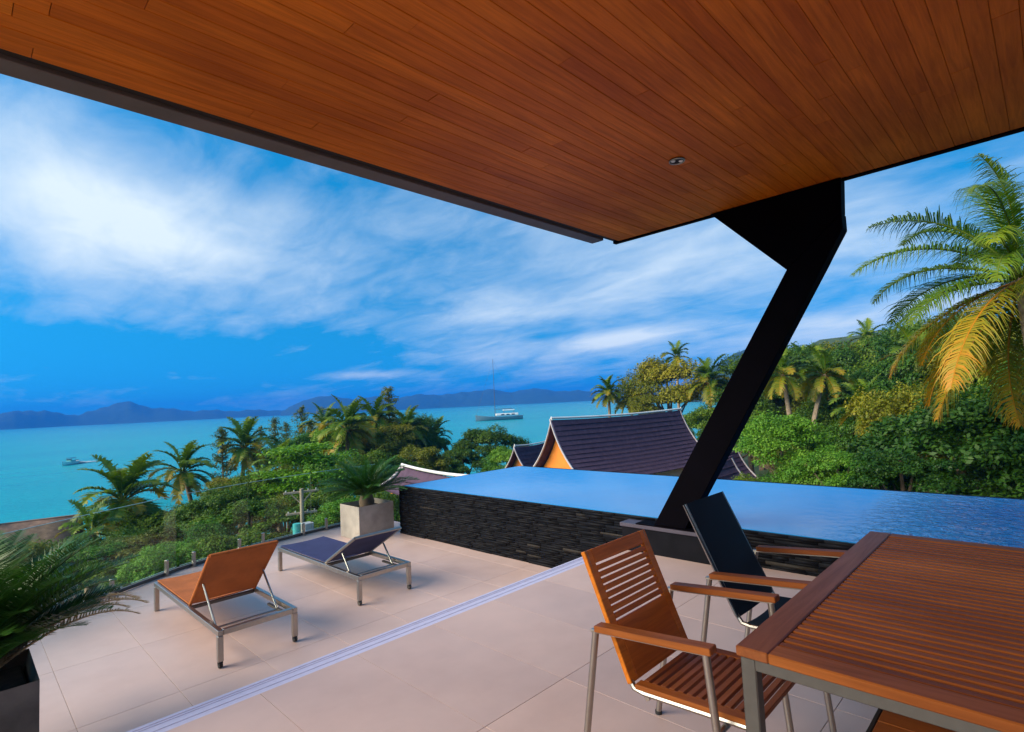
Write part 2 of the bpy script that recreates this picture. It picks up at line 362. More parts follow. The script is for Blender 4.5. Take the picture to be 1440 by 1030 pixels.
# ------------------------------------------------------------------ ground, sea, islands
SEA_Z = -9.4
def sm(a, b, x): u = min(1, max(0, (x - a) / (b - a))); return u * u * (3 - 2 * u)
def ground_z(x, y):
    r = math.hypot(x, y); a = math.degrees(math.atan2(y, x))
    right = 1 - sm(14, 30, a) if a > -60 else 1.0
    far = 66 + 50 * (1 - sm(38, 66, a))
    zl = -4.3 - 6.2 * min(1.6, max(0, (r - 12) / (far - 12)))
    zr = -4.3 - 1.5 * sm(10, 25, r) + 8 * sm(28, 110, r) + 16 * sm(100, 220, r)
    back = sm(-20, -60, a) if a < 0 else (sm(100, 140, a))
    z = zl * (1 - right) + zr * right
    z = z * (1 - back) + (-1.0) * back
    return z + .35 * math.sin(x * .31) * math.cos(y * .27)
def build_ground():
    V, F = [], []; n = 96; rs = [4, 8, 12, 16, 20, 25, 30, 36, 42, 50, 58, 66, 75, 85, 96, 110, 125, 145, 170, 200, 240]
    for r in rs:
        for k in range(n):
            a = 2 * math.pi * k / n; x, y = r * math.cos(a), r * math.sin(a); V.append((x, y, ground_z(x, y) if r > 9 else min(-2.6, ground_z(x, y))))
    for i in range(len(rs) - 1):
        for k in range(n): F.append((i * n + k, (i + 1) * n + k, (i + 1) * n + (k + 1) % n, i * n + (k + 1) % n))
    me = np_mesh('ground', V, F); me.shade_smooth(); return tag(link('ground', me, GROUND), kind='structure')
build_ground()
def build_sea():
    V, F = [], []; n = 64; rs = [0.01, 40, 90, 200, 500, 1200, 2500, 4000]
    for r in rs:
        for k in range(n): a = 2 * math.pi * k / n; V.append((r * math.cos(a), r * math.sin(a), SEA_Z))
    for i in range(len(rs) - 1):
        for k in range(n): F.append((i * n + k, (i + 1) * n + k, (i + 1) * n + (k + 1) % n, i * n + (k + 1) % n))
    return tag(link('sea', np_mesh('sea', V, F), SEA), kind='structure')
build_sea()
def hill_range(name, prof, dist, depth, label=None, base=SEA_Z - 1):
    """prof: (px, height in photo px above the horizon) at a distance in metres"""
    rows = []; xs = np.linspace(prof[0][0], prof[-1][0], 90); hs = np.interp(xs, [p[0] for p in prof], [p[1] for p in prof])
    hs = hs + 1.0 * np.sin(xs * .11) * (hs > 3) + .7 * np.sin(xs * .31 + 1) * (hs > 3)
    for i, (x, h) in enumerate(zip(xs, hs)):
        a, _ = bearing(x, 600 - .048 * x); row = []
        top = max(1.0, h / 771.6 * dist * .95 + EYE.z - base)
        for v in np.linspace(-1, 1, 13):
            k = math.cos(v * math.pi / 2) ** 1.2; wob = math.sin(i * .7 + v * 5) * .06 * k
            d = dist + depth * v * (0.7 + .3 * math.sin(i * .13)); row.append((d * math.cos(a), d * math.sin(a), base + top * max(0, k + wob * (abs(v) > .15))))
        rows.append(row)
    o = MB().sheet(rows).build(name, HILL); return tag(o, kind='structure')
hill_range('island', [(-120, 2), (-60, 10), (0, 13), (40, 17), (80, 12), (110, 9), (130, 12), (160, 21), (180, 22), (200, 17), (225, 13), (260, 9), (330, 6), (400, 4), (420, 1)], 2700, 260)
hill_range('island', [(395, 1), (420, 12), (440, 20), (455, 21), (485, 16), (520, 16), (560, 14), (600, 17), (640, 15), (665, 19), (690, 20), (712, 14), (740, 18), (770, 15), (800, 12), (840, 9), (900, 7), (960, 3)], 2400, 220)
hill_range('far_hill', [(930, 2), (980, 20), (1010, 36), (1035, 50), (1060, 58), (1090, 50), (1130, 36), (1200, 28), (1330, 22), (1450, 14), (1560, 4)], 900, 220)

# ------------------------------------------------------------------ terrace: upper floor, step, lower deck
DECK = -.45
def clip_poly(poly, clip):
    def inside(p, a, b): return (b[0] - a[0]) * (p[1] - a[1]) - (b[1] - a[1]) * (p[0] - a[0]) >= -1e-9
    def inter(p, q, a, b):
        x1, y1, x2, y2 = *p, *q; x3, y3, x4, y4 = *a, *b; d = (x1 - x2) * (y3 - y4) - (y1 - y2) * (x3 - x4)
        n1 = x1 * y2 - y1 * x2; n2 = x3 * y4 - y3 * x4
        return ((n1 * (x3 - x4) - (x1 - x2) * n2) / d, (n1 * (y3 - y4) - (y1 - y2) * n2) / d)
    out = poly
    for a, b in zip(clip, clip[1:] + clip[:1]):
        inp = out; out = []
        for i, p in enumerate(inp):
            pr = inp[i - 1]
            if inside(p, a, b):
                if not inside(pr, a, b): out.append(inter(pr, p, a, b))
                out.append(p)
            elif inside(pr, a, b): out.append(inter(pr, p, a, b))
        if not out: break
    return out
def tiled(name, outline, z, depth, x0, y0, px, py, label):
    slab = MB().prism([(p[0], p[1], z - .012) for p in outline], (0, 0, -depth)).build(name, GROUT); tag(slab, label=label, kind='structure')
    xs = [p[0] for p in outline]; ys = [p[1] for p in outline]; g = .0013; whole = {}
    i0 = math.floor((min(xs) - x0) / px); j0 = math.floor((min(ys) - y0) / py)
    for i in range(i0, math.ceil((max(xs) - x0) / px)):
        for j in range(j0, math.ceil((max(ys) - y0) / py)):
            a, b = x0 + i * px + g, y0 + j * py + g; full = [(a, b), (a + px - 2 * g, b), (a + px - 2 * g, b + py - 2 * g), (a, b + py - 2 * g)]
            c = clip_poly(full, outline)
            if len(c) < 3: continue
            A = abs(sum(p[0] * c[k - 1][1] - p[1] * c[k - 1][0] for k, p in enumerate(c))) / 2
            if A < .01: continue
            cx, cy = a + px / 2, b + py / 2
            isfull = abs(A - (px - 2 * g) * (py - 2 * g)) < 1e-4
            if isfull and 'm' in whole: me = whole['m']
            else:
                bm = MB(); bm.prism([(p[0] - cx, p[1] - cy, -.02) for p in c], (0, 0, .02)); me = bm.mesh('tile', .0012 if isfull else 0)
                if isfull: whole['m'] = me
            link('tile', me, TILE, slab, loc=(cx, cy, z))
    return slab
GL = [(-2.6, 5.2), (-1.2, 6.15), (0.0, 7.15), (1.12, 7.95), (2.14, 8.58), (3.2, 8.95), (4.3, 9.15), (5.6, 9.22)]   # glass line
outer = [(p[0] + .03 - .06 * (i < 5), p[1] + .15) for i, p in enumerate(GL)]
deck_outline = [(-2.6, 3.54), (5.6, 3.54)] + outer[::-1]
tiled('lower_deck', deck_outline, DECK, .35, -.01, 3.61, .615, 1.24, 'pale pinkish stone tiles of the lower deck')
up_outline = [(-2.6, -3.0), (5.2, -3.0), (5.2, 3.378), (-2.6, 3.378)]
tiled('upper_floor', up_outline, 0, .4, .022, 2.14, .615, 1.24, 'pale pinkish stone tiles of the upper floor')
box('step_wall', (-2.6, 3.382, DECK - .3), (5.128, 3.535, -.03), PLASTER, None, 0)['kind'] = 'structure'
tr = thing('door_track', 'long shiny aluminium track along the edge of the step', 'door track', (1.25, 3.47, -.028))
box('base', (-3.85, -.088, 0), (3.878, .088, .012), TRACK, tr, .001)
for yy in (-.078, -.012, .048):
    box('rail', (-3.85, yy, .0125), (3.878, yy + .03, .0145), TRACK, tr, .001)
box('nosing', (-3.85, .066, .0125), (3.878, .095, .018), TRACK, tr, .002)
pod = MB().prism([(p[0] * .985, p[1] - .12, DECK - .37) for p in deck_outline], (0, 0, -4.6)).build('podium', PLASTER); pod['kind'] = 'structure'
box('upper_podium', (-2.6, -3, -5.2), (5.1, 3.37, -.42), PLASTER, None, 0)['kind'] = 'structure'

# ------------------------------------------------------------------ pool
PX0, PX1, PY0, PY1, PT = 5.13, 7.95, -5.0, 7.78, .315
w = MB().box((PX0 + .07, PY0, -1.6), (PX1 - .03, PY1 - .07, PT)).build('pool_water', POOL); w['kind'] = 'structure'
pw = thing('pool_wall', 'dark stacked slate wall holding the raised infinity pool', 'wall', (PX0, PY1, DECK))
loc = lambda x, y, z: (x - PX0, y - PY1, z - DECK)
box('backing', loc(PX0 + .035, PY0, DECK - 4), loc(PX0 + .068, PY1 - .04, PT - .006), DARKGAP, pw, 0)
box('end_backing', loc(PX0 + .069, PY1 - .068, DECK - 4), loc(PX1, PY1 - .035, PT - .006), DARKGAP, pw, 0)
box('overflow_edge', loc(PX1 - .029, PY0, DECK - 4), loc(PX1 + .06, PY1 - .069, PT - .004), SLATETOP, pw, 0)
def stones(name, side):
    V, F, T = [], [], []; bmv = []
    r_ = random.Random(3 if side == 'x' else 4); h0 = DECK - .04
    length = (PY1 - PY0) if side == 'x' else (PX1 - PX0)
    while h0 < PT - .012:
        h = min(r_.uniform(.018, .034), PT - .004 - h0)
        if PT - .004 - (h0 + h) < .012: h = PT - .004 - h0
        u = 0.0
        while u < length:
            L = min(r_.uniform(.12, .5), length - u); d = r_.uniform(0, .016); tn = min(.9, max(0, r_.gauss(.34, .2))); g = .0012
            if r_.random() < .02: tn = 1.0
            b = len(V)
            for (uu, hh) in ((u + g, h0 + g), (u + L - g, h0 + g), (u + L - g, h0 + h - g), (u + g, h0 + h - g)):
                ch = r_.uniform(-.002, .002)
                if side == 'x':
                    V.append(loc(PX0 + .036, PY1 - uu, hh)); V.append(loc(PX0 + .022 - d + ch, PY1 - uu, hh))
                else:
                    V.append(loc(PX0 + uu, PY1 - .036, hh)); V.append(loc(PX0 + uu, PY1 - .022 + d + ch, hh))
            F += [(b + 1, b + 3, b + 5, b + 7), (b, b + 2, b + 3, b + 1), (b + 2, b + 4, b + 5, b + 3), (b + 4, b + 6, b + 7, b + 5), (b + 6, b, b + 1, b + 7)]
            T += [tn] * 8; u += L
        h0 += h
    me = np_mesh(name, V, F, T); o = link(name, me, SLATE, pw); o['kind'] = 'stuff'
stones('stone_cladding', 'x'); stones('end_stone_cladding', 'y')
pl = thing('column_plinth', 'low dark stone plinth with a grey slab top under the slanted column', 'plinth', (5.02, 2.78, .002))
box('base', (-.075, -.57, 0), (.095, .57, .243), SLATETOP, pl, .004)
box('top_slab', (-.09, -.585, .2435), (.097, .585, .283), PLINTHM, pl, .005)

hw = box('house_wall', (-2.6, -3.18, .001), (5.1, -2.99, 3.27), PLASTER, None, 0); hw['kind'] = 'structure'

# ------------------------------------------------------------------ roof canopy
CZ = 3.28
rf = thing('roof_canopy', 'wide overhanging roof with a timber board ceiling above the terrace', 'roof', (0, 0, CZ))
box('roof_slab', (-2.9, -3.2, .036), (5.02, 3.22, .45), DARKGAP, rf, 0)
box('fascia', (-2.95, 3.305, -.004), (4.86, 3.455, .42), TRIM, rf, .004)
box('shadow_gap', (-2.95, 3.228, .02), (5.03, 3.304, .42), DARKGAP, rf, 0)
box('edge_trim', (5.028, -3.2, -.012), (5.085, 3.30, .43), BLACKST, rf, .003)
rr = random.Random(5)
prof = [(-.0485, .033), (-.0485, .0025), (-.046, 0), (.046, 0), (.0485, .0025), (.0485, .033)]
pm = MB().prism([(-.5, y, z) for y, z in prof], (1, 0, 0)).mesh('ceiling_board')
yy = 3.175; k = 0
while yy > -2.2:
    x = 5.024; first = True
    while x > -2.8:
        L = rr.uniform(.5, 2.4) if first else rr.uniform(2.0, 3.4); first = False
        L = min(L, x + 2.85)
        if x - L < -2.2: L = x + 2.85
        link('ceiling_board', pm, CEIL, rf, loc=(x - L / 2, yy, rr.uniform(-.0012, .0012)), scale=(L - .003, 1, 1)); x -= L
    yy -= .0985
dl = MB().tube([(0, 0, -.002), (0, 0, -.0085)], .055, 20).build('downlight', DARKGAP, rf, loc=(3.63, 1.80, 0))
MB().tube([(.052 * math.cos(a), .052 * math.sin(a), -.010) for a in np.linspace(0, 2 * math.pi, 25)], .005, 6).build('ring', STEEL, dl)
for sx in (-.02, .02): MB().tube([(sx, -sx, -.008), (sx, -sx, -.014)], [.017, .012], 12).build('lamp', WHITEP, dl)

# slanted steel column with its bracket
cx0, cx1 = 4.97, 5.115
co = thing('steel_column', 'black slanted steel column with a flared bracket carrying the roof', 'column', (5.04, 2.75, .285))
L2 = lambda y, z: (cx0 - 5.04, y - 2.75, z - .285)
V_ = (cx1 - cx0, 0, 0)
MB().prism([L2(2.985, .286), L2(2.645, .286), L2(1.255, 2.60), L2(1.10, 2.86), L2(1.10, 2.99), L2(1.545, 2.61)], V_).build('shaft', BLACKST, co, .006)
MB().prism([(p[0] + .012, p[1], p[2]) for p in (L2(1.545, 2.613), L2(1.102, 2.993), L2(1.085, 3.276), L2(2.175, 3.276))], (V_[0] - .024, 0, 0)).build('bracket', BLACKST, co, .004)
MB().box((-.11, -.3, .0), (.075, .42, .012)).build('base_plate', BLACKST, co, .002)

# ------------------------------------------------------------------ glass railing
gr = thing('glass_railing', 'frameless glass railing with short steel posts along the deck edge', 'railing', (2.14, 8.58, DECK))
def gp(i, u): a, b = GL[i], GL[i + 1]; return (a[0] + (b[0] - a[0]) * u - 2.14, a[1] + (b[1] - a[1]) * u - 8.58)
for i in range(len(GL) - 1):
    L = math.dist(GL[i], GL[i + 1]); a = gp(i, .02); b = gp(i, .98)
    g = MB().bar((*a, .53), (*b, .53), .012, .94).build('glass_panel', GLASS, gr)
    for (p, q) in (((*a, 1.003), (*b, 1.003)),): MB().bar(p, q, .013, .006).build('polished_edge', GLASSE, g)
    MB().bar((*gp(i, 0), .022), (*gp(i, 1), .022), .045, .04).build('channel', STEELG, gr, .002)
    for u in (.18, .82):
        x, y = gp(i, u); dx, dy = (GL[i + 1][0] - GL[i][0]) / L, (GL[i + 1][1] - GL[i][1]) / L
        for s in (1,):
            sp = MB().box((-.02, -.022, .0), (.02, .022, .20)).build('post', STEEL, gr, .006, loc=(x + dy * .035, y - dx * .035, 0), rot=(0, 0, math.atan2(dy, dx)))
            MB().tube([(0, 0, .002), (0, 0, .012)], .05, 14).build('flange', STEEL, sp)

# ------------------------------------------------------------------ furniture
def lounger(label, loc_, F, hinge, top, wheels):
    """head towards -y; local origin on the deck at the middle of the frame, width .62, length 2.05"""
    t = thing('sun_lounger', label, 'sun lounger', loc_); W, Lh, H = .31, 1.025, .30
    for s in (-1, 1):
        MB().bar((s * W, -Lh, H - .022), (s * W, Lh, H - .022), .04, .045).build('side_rail', STEEL, t, .003)
        for e in (-1, 1):
            foot = .05 if e < 0 else 0
            lg = MB().box((s * W - .022, e * (Lh - .022) - .022, foot), (s * W + .022, e * (Lh - .022) + .022, H - .045)).build('leg', STEEL, t, .004)
            if e < 0:
                MB().tube([(s * W - .014, -Lh + .022, .026), (s * W + .014, -Lh + .022, .026)], .026, 14).build('caster', RUBBER if wheels == 'dark' else STEELG, lg, smooth=True)
                MB().box((s * W - .019, -Lh + .008, .03), (s * W + .019, -Lh + .036, .062)).build('fork', RUBBER if wheels == 'dark' else STEELG, lg, .003)
    MB().bar((-W + .021, Lh - .022, H - .022), (W - .021, Lh - .022, H - .022), .04, .045).build('end_rail', STEEL, t, .003)
    MB().bar((-W + .021, -Lh + .022, H - .022), (W - .021, -Lh + .022, H - .022), .04, .045).build('end_rail', STEEL, t, .003)
    hy, (ty, tz) = hinge, top; hz = H + .004
    rows = [[(x, y, H + .006 - .012 * (1 - (x / .29) ** 2)) for x in np.linspace(-.30, .30, 9)] for y in np.linspace(hy, Lh - .01, 8)]
    MB().sheet(rows, .010).build('seat_sling', F, t, smooth=True)
    n = Vector((0, tz - hz, -(ty - hy))).normalized()
    bk = []
    for u in np.linspace(0.02, 1, 9):
        c = Vector((0, hy + (ty - hy) * u, hz + (tz - hz) * u)); bk.append([c + Vector((x, 0, 0)) - n * (-.012) * (1 - (x / .29) ** 2) for x in np.linspace(-.292, .292, 9)])
    b = MB().sheet(bk, .010).build('backrest_sling', F, t, smooth=True)
    for s in (-1, 1): MB().tube([(s * .288, hy, hz), (s * .288, ty, tz)], .016, 10).build('frame_tube', STEEL if wheels != 'dark' else F, b, smooth=True)
    MB().tube([(-.288, ty, tz), (.288, ty, tz)], .016, 10).build('frame_tube', STEEL if wheels != 'dark' else F, b, smooth=True)
    for s in (-1, 1):
        m = .50; py = hy + (ty - hy) * m; pz = hz + (tz - hz) * m
        MB().tube([(s * .262, py - .01, pz - .03), (s * .262, -Lh + .27, H - .06)], .010, 8).build('prop', STEEL, t, smooth=True)
        MB().bar((s * .262, -Lh + .08, H - .055), (s * .262, -Lh + .48, H - .055), .026, .02).build('ratchet', STEELG, t, .002)
    MB().tube([(-.262, -Lh + .27, H - .06), (.262, -Lh + .27, H - .06)], .010, 8).build('cross_bar', STEEL, t, smooth=True)
    MB().bar((-W + .02, hy + .03, H - .035), (W - .02, hy + .03, H - .035), .03, .03).build('cross_rail', STEELG, t, .002)
    return t
lounger('orange fabric sun lounger with its backrest raised high, dark feet', (1.86, 6.02, DECK + .001), ORANGEF, -.12, (-.70, .84), 'dark')
lounger('navy blue sling sun lounger with its backrest half raised, beside the slate wall', (3.32, 6.355, DECK + .001), NAVYF, -.22, (-.90, .67), 'light')

def chair(name, label, loc_, slatted, back_top, F=None):
    """faces -y; origin on the floor under the seat"""
    t = thing(name, label, 'chair', loc_)
    AX = .315
    for s in (-1, 1):
        # arm rises slightly to the front
        MB().bar((s * AX, .235, .652), (s * AX, -.265, .694), .056, .026).build('armrest', TEAK_Y, t, .003)
        MB().bar((s * AX, .265, .634), (s * AX, -.25, .677), .026, .012).build('arm_rail', STEEL, t, .002)
        MB().tube([(s * AX, .245, .636), (s * (AX - .005), .355, .012)], .0145, 10).build('leg', STEEL, t, smooth=True)
        MB().tube([(s * AX, -.235, .672), (s * (AX - .005), -.29, .012)], .0145, 10).build('leg', STEEL, t, smooth=True)
        for fy in (.356, -.291): MB().tube([(s * (AX - .005), fy, 0), (s * (AX - .005), fy, .016)], .017, 10).build('foot', RUBBER, t, smooth=True)
        # L shaped side of seat and back
        MB().tube([(s * .235, -.36, .425), (s * .235, .08, .405), (s * .235, .125, .412), (s * .235, .155, .455), (s * .235, back_top[0], back_top[1])], .012, 8).build('side_frame', STEEL, t, smooth=True)
    MB().tube([(-.313, -.257, .402), (.313, -.257, .402)], .011, 8).build('cross_rail', STEEL, t, smooth=True)
    MB().tube([(-.235, .07, .388), (.235, .07, .388)], .011, 8).build('cross_rail', STEEL, t, smooth=True)
    b0 = Vector((0, .15, .455)); b1 = Vector((0, back_top[0], back_top[1])); up = (b1 - b0); BL = up.length; up.normalize(); nrm = Vector((1, 0, 0)).cross(up)
    rot = Matrix((Vector((1, 0, 0)), up, nrm)).transposed()
    if slatted:
        bk = bpy.data.objects.new('backrest', None)
        def slab(nm, x0, x1, u0, u1, m, par): 
            M = MB(); M.box((x0, u0, -.011), (x1, u1, .011)); M.bm.transform(Matrix.Translation(b0) @ rot.to_4x4()); return M.build(nm, m, par, .0025)
        for s in (-1, 1): slab('stile', s * .25 if s < 0 else .20, -.20 if s < 0 else .25, -.03, BL, CHAIR_X, t)
        slab('top_rail', -.1995, .1995, BL - .062, BL, CHAIR_X, t); slab('lower_panel', -.1995, .1995, -.03, .20, CHAIR_X, t)
        n = 8; a = .206; span = BL - .068 - a
        for i in range(n): slab('back_slat', -.1995, .1995, a + span * i / n + .0042, a + span * (i + 1) / n - .0042, CHAIR_X, t)
        for s in (-1, 1): MB().bar((s * .225, -.365, .445), (s * .225, .115, .425), .05, .02).build('seat_rail', TEAK_Y, t, .003)
        ys = np.linspace(-.36, .09, 13)
        for i, y in enumerate(ys):
            z = .4455 - (y + .365) / .48 * .02
            MB().box((-.199, y - .0125, z - .009), (.199, y + .0125, z + .009)).build('seat_slat', TEAK_X, t, .0025)
    else:
        rows = [[(x, y, .432 - (y + .36) * .04 - .018 * (1 - (x / .235) ** 2)) for x in np.linspace(-.237, .237, 9)] for y in np.linspace(-.36, .10, 7)]
        MB().sheet(rows, .006).build('seat_sling', F, t, smooth=True)
        rows = [[b0 + up * u - nrm * -.016 * (1 - (x / .235) ** 2) + Vector((x, 0, 0)) for x in np.linspace(-.248, .248, 9)] for u in np.linspace(-.02, BL, 9)]
        MB().sheet(rows, .008).build('back_sling', F, t, smooth=True)
    return t
chair('slatted_chair', 'teak slatted armchair with steel legs at the dining table', (2.20, 1.19, 0), True, (.345, .925))
chair('sling_chair', 'black sling armchair with teak armrests at the dining table', (3.09, 1.11, 0), False, (.40, .985), BLACKF)

# dining table
TX0, TX1, TY0, TY1, TZ = 1.862, 3.78, -.33, .835, .745
tb = thing('dining_table', 'large teak slatted dining table on a steel frame', 'table', (2.82, .25, 0))
o_ = lambda x, y, z: (x - 2.82, y - .25, z)
def tbox(n, lo, hi, m, bev=.003): return MB().box(o_(*lo), o_(*hi)).build(n, m, tb, bev)
for y0, y1 in ((TY1 - .105, TY1), (TY0, TY0 + .105)): tbox('top_frame', (TX0, y0, TZ - .034), (TX1, y1, TZ), TEAK_X, .004)
for x0, x1 in ((TX0, TX0 + .085), (TX1 - .085, TX1)): tbox('top_frame', (x0, TY0 + .1055, TZ - .034), (x1, TY1 - .1055, TZ), TEAK_Y, .004)
xs = np.linspace(TX0 + .088, TX1 - .088, 38); sm_ = MB().box((-.0158, -(TY1 - TY0 - .212) / 2, -.012), (.0158, (TY1 - TY0 - .212) / 2, .012)).mesh('top_slat', .003)
for a, b in zip(xs, xs[1:]): link('top_slat', sm_, TEAK_Y, tb, loc=o_((a + b) / 2, (TY0 + TY1) / 2, TZ - .0155))
for y in (.02, .5): tbox('batten', (TX0 + .05, y - .03, TZ - .062), (TX1 - .05, y + .03, TZ - .035), TEAK_X)
for y in (TY0 + .012, TY1 - .042): tbox('apron', (TX0 + .043, y, TZ - .074), (TX1 - .043, y + .03, TZ - .035), STEELG)
for x in (TX0 + .012, TX1 - .042): tbox('apron', (x, TY0 + .045, TZ - .074), (x + .03, TY1 - .045, TZ - .035), STEELG)
for x in (TX0 + .01, TX1 - .06):
    for y in (TY0 + .01, TY1 - .06): tbox('leg', (x, y, 0), (x + .05, y + .05, TZ - .0355), STEELG, .004)

# bench pushed under the near side of the table
bn = thing('bench', 'low teak plank bench pushed under the dining table', 'bench', (2.2, -.1, 0))
for i in range(5):
    x = -.31 + i * .116
    MB().box((x, -.62, .416), (x + .112, .622, .45)).build('plank', TEAK_Y, bn, .003)
MB().box((-.31, .6235, .405), (.266, .638, .449)).build('end_board', DARKGAP, bn, .003)
for y in (-.56, .56):
    MB().box((-.29, y - .02, .39), (.25, y + .02, .4155)).build('bearer', STEELG, bn, .002)
    for x in (-.28, .205): MB().box((x, y - .02, 0), (x + .04, y + .02, .39)).build('leg', STEELG, bn, .003)

# ------------------------------------------------------------------ fronds, palms, cycads
def frond_mesh(name, L, elev, droop, pairs, ll, width, hang, seed, curl=0.0, rach=.02, start=.14, segs=2, vfold=.35):
    r_ = np.random.default_rng(seed); V, F, T = [], [], []
    n = 22; s = np.linspace(0, 1, n); ang = elev - droop * s ** 1.35
    dx = np.cos(ang) * L / (n - 1); dz = np.sin(ang) * L / (n - 1)
    px = np.concatenate([[0], np.cumsum(dx[:-1])]); pz = np.concatenate([[0], np.cumsum(dz[:-1])]); py = curl * L * s ** 2
    C = np.stack([px, py, pz], 1)
    for i in range(n):                      # rachis, three sided
        rad = rach * (1 - .85 * s[i]); up = np.array([-math.sin(ang[i]), 0, math.cos(ang[i])])
        for k in range(3):
            a = 2 * math.pi * k / 3 + .5; V.append(C[i] + (np.array([0, 1, 0]) * math.cos(a) + up * math.sin(a)) * rad); T.append(.95)
    for i in range(n - 1):
        for k in range(3): F.append((i * 3 + k, i * 3 + (k + 1) % 3, i * 3 + 3 + (k + 1) % 3, i * 3 + 3 + k))
    for j in range(pairs):
        u = start + (1 - start) * (j + .5) / pairs; i = u * (n - 1); i0 = min(n - 2, int(i)); c = C[i0] + (C[i0 + 1] - C[i0]) * (i - i0)
        a = elev - droop * u ** 1.35; fw = np.array([math.cos(a), 0, math.sin(a)]); up = np.array([-math.sin(a), 0, math.cos(a)])
        prof = math.sin(math.pi * min(1, (u - start) / (1 - start) * .86 + .12)) ** .7
        for sd in (-1, 1):
            
            if r_.random() < .06: continue
            l = ll * prof * r_.uniform(.62, 1.15); d = np.array([0, sd, 0]) * .86 + fw * r_.uniform(.42, .62) + up * vfold * r_.uniform(.5, 1.2); d /= np.linalg.norm(d)
            tn = float(np.clip(r_.normal(.08 + .75 * u, .16), 0, 1)); b = len(V); hg = hang * r_.uniform(.4, 1.8)
            wv = fw - d * np.dot(fw, d); wv /= np.linalg.norm(wv); p = c.copy(); st = l / segs; dd = d.copy()
            for k in range(segs + 1):
                wd = width * (1 - (k / segs) ** 1.6 * .93) * (.75 if k == 0 else 1)
                V.append(p - wv * wd / 2); V.append(p + wv * wd / 2); T += [tn, tn]
                if k < segs: p = p + dd * st; dd = dd + np.array([0, 0, -hg]); dd /= np.linalg.norm(dd)
            for k in range(segs): F.append((b + 2 * k, b + 2 * k + 1, b + 2 * k + 3, b + 2 * k + 2))
    return np_mesh(name, V, F, T)
def frond_set(tag_, L, pairs, ll, width, rach, segs, elevs, mats, hang=.35):
    out = []
    for i, (e, dr, m) in enumerate(elevs):
        out.append((frond_mesh(tag_, L * (1 - .12 * (i % 3 == 2)), R(e), R(dr), pairs, ll, width, hang, 100 + i, curl=.10 * (-1) ** i, rach=rach, segs=segs), e))
        out[-1][0].materials.append(mats[m])
    return out
PM = {'g': PALM_G, 'y': PALM_Y, 'o': PALM_O}
PALM_F = leafmat('palm_olive', [(.07, .15, .008), (.14, .19, .010), (.24, .22, .012), (.36, .22, .014)], .3, .45)
far_fronds = frond_set('frond', 1.0, 40, .27, .040, .018, 2, [(84, 50, 'g'), (70, 75, 'g'), (56, 88, 'g'), (42, 92, 'g'), (28, 88, 'y'), (12, 80, 'g'), (-6, 68, 'y'), (-26, 52, 'y'), (-44, 38, 'y')], {'g': PALM_G, 'y': PALM_F}, .6)
near_fronds = frond_set('frond', 1.0, 92, .25, .0095, .011, 3, [(80, 62, 'g'), (64, 84, 'g'), (48, 86, 'g'), (33, 80, 'g'), (20, 74, 'g'), (8, 66, 'g'), (-4, 62, 'y'), (-16, 56, 'y'), (-34, 44, 'y'), (-52, 30, 'y')], PM, .8)
cyc_fronds = frond_set('frond', 1.0, 70, .165, .0105, .010, 2, [(70, 48, 'g'), (58, 50, 'g'), (47, 48, 'g'), (37, 44, 'g'), (27, 38, 'g'), (18, 32, 'g')], {'g': CYC_G}, .06)
dead_fronds = frond_set('dead_frond', 1.0, 46, .12, .014, .012, 2, [(34, 72, 'g'), (8, 50, 'g')], {'g': CYC_B}, .25)
def tube_trunk(name, pts, r0, r1, m, parent, n=9):
    k = len(pts); return MB().tube(pts, [r0 + (r1 - r0) * i / (k - 1) for i in range(k)], n).build(name, m, parent, smooth=True)
def palm(label, crown, fl, nfr, fronds, lean=(0, 0), seed=0, group=None, rad=.14, wind=0.0, rings=(1, 2, 3, 4, 5, 6, 7, 8)):
    r_ = random.Random(seed); bx_, by_ = crown[0] - lean[0], crown[1] - lean[1]; gz = ground_z(bx_, by_) - .3
    t = thing('palm_tree', label, 'palm tree', (bx_, by_, gz), 0, group); H = crown[2] - gz
    pts = [(lean[0] * u ** 1.6, lean[1] * u ** 1.6, H * u) for u in np.linspace(0, 1, 9)]
    tube_trunk('trunk', pts, rad * 1.35, rad * .72, PBARK, t)
    top = Vector((lean[0], lean[1], H))
    for i in range(nfr):
        k = min(len(fronds) - 1, int((i + r_.random()) / nfr * len(fronds))); me, e = fronds[k]
        a = i * 2.39996 + r_.uniform(-.25, .25)
        a = a - wind * .5 * math.sin(a - R(-45))          # fronds combed by the sea breeze
        s = fl * r_.uniform(.86, 1.08)
        link('frond', me, None, t, loc=top + Vector((.06 * math.cos(a), .06 * math.sin(a), .02 * (4 - k))), rot=(r_.uniform(-.22, .22), r_.uniform(-.10, .10), a), scale=(s, s, s))
    nuts = MB()
    for i in range(7):
        a = i * .9; c = top + Vector((.20 * math.cos(a) * fl / 3, .20 * math.sin(a) * fl / 3, -.20 - .07 * (i % 3)))
        bmesh.ops.create_icosphere(nuts.bm, subdivisions=1, radius=.10, matrix=Matrix.Translation(c))
    nuts.build('coconut_cluster', PALM_O, t, smooth=True)
    return t

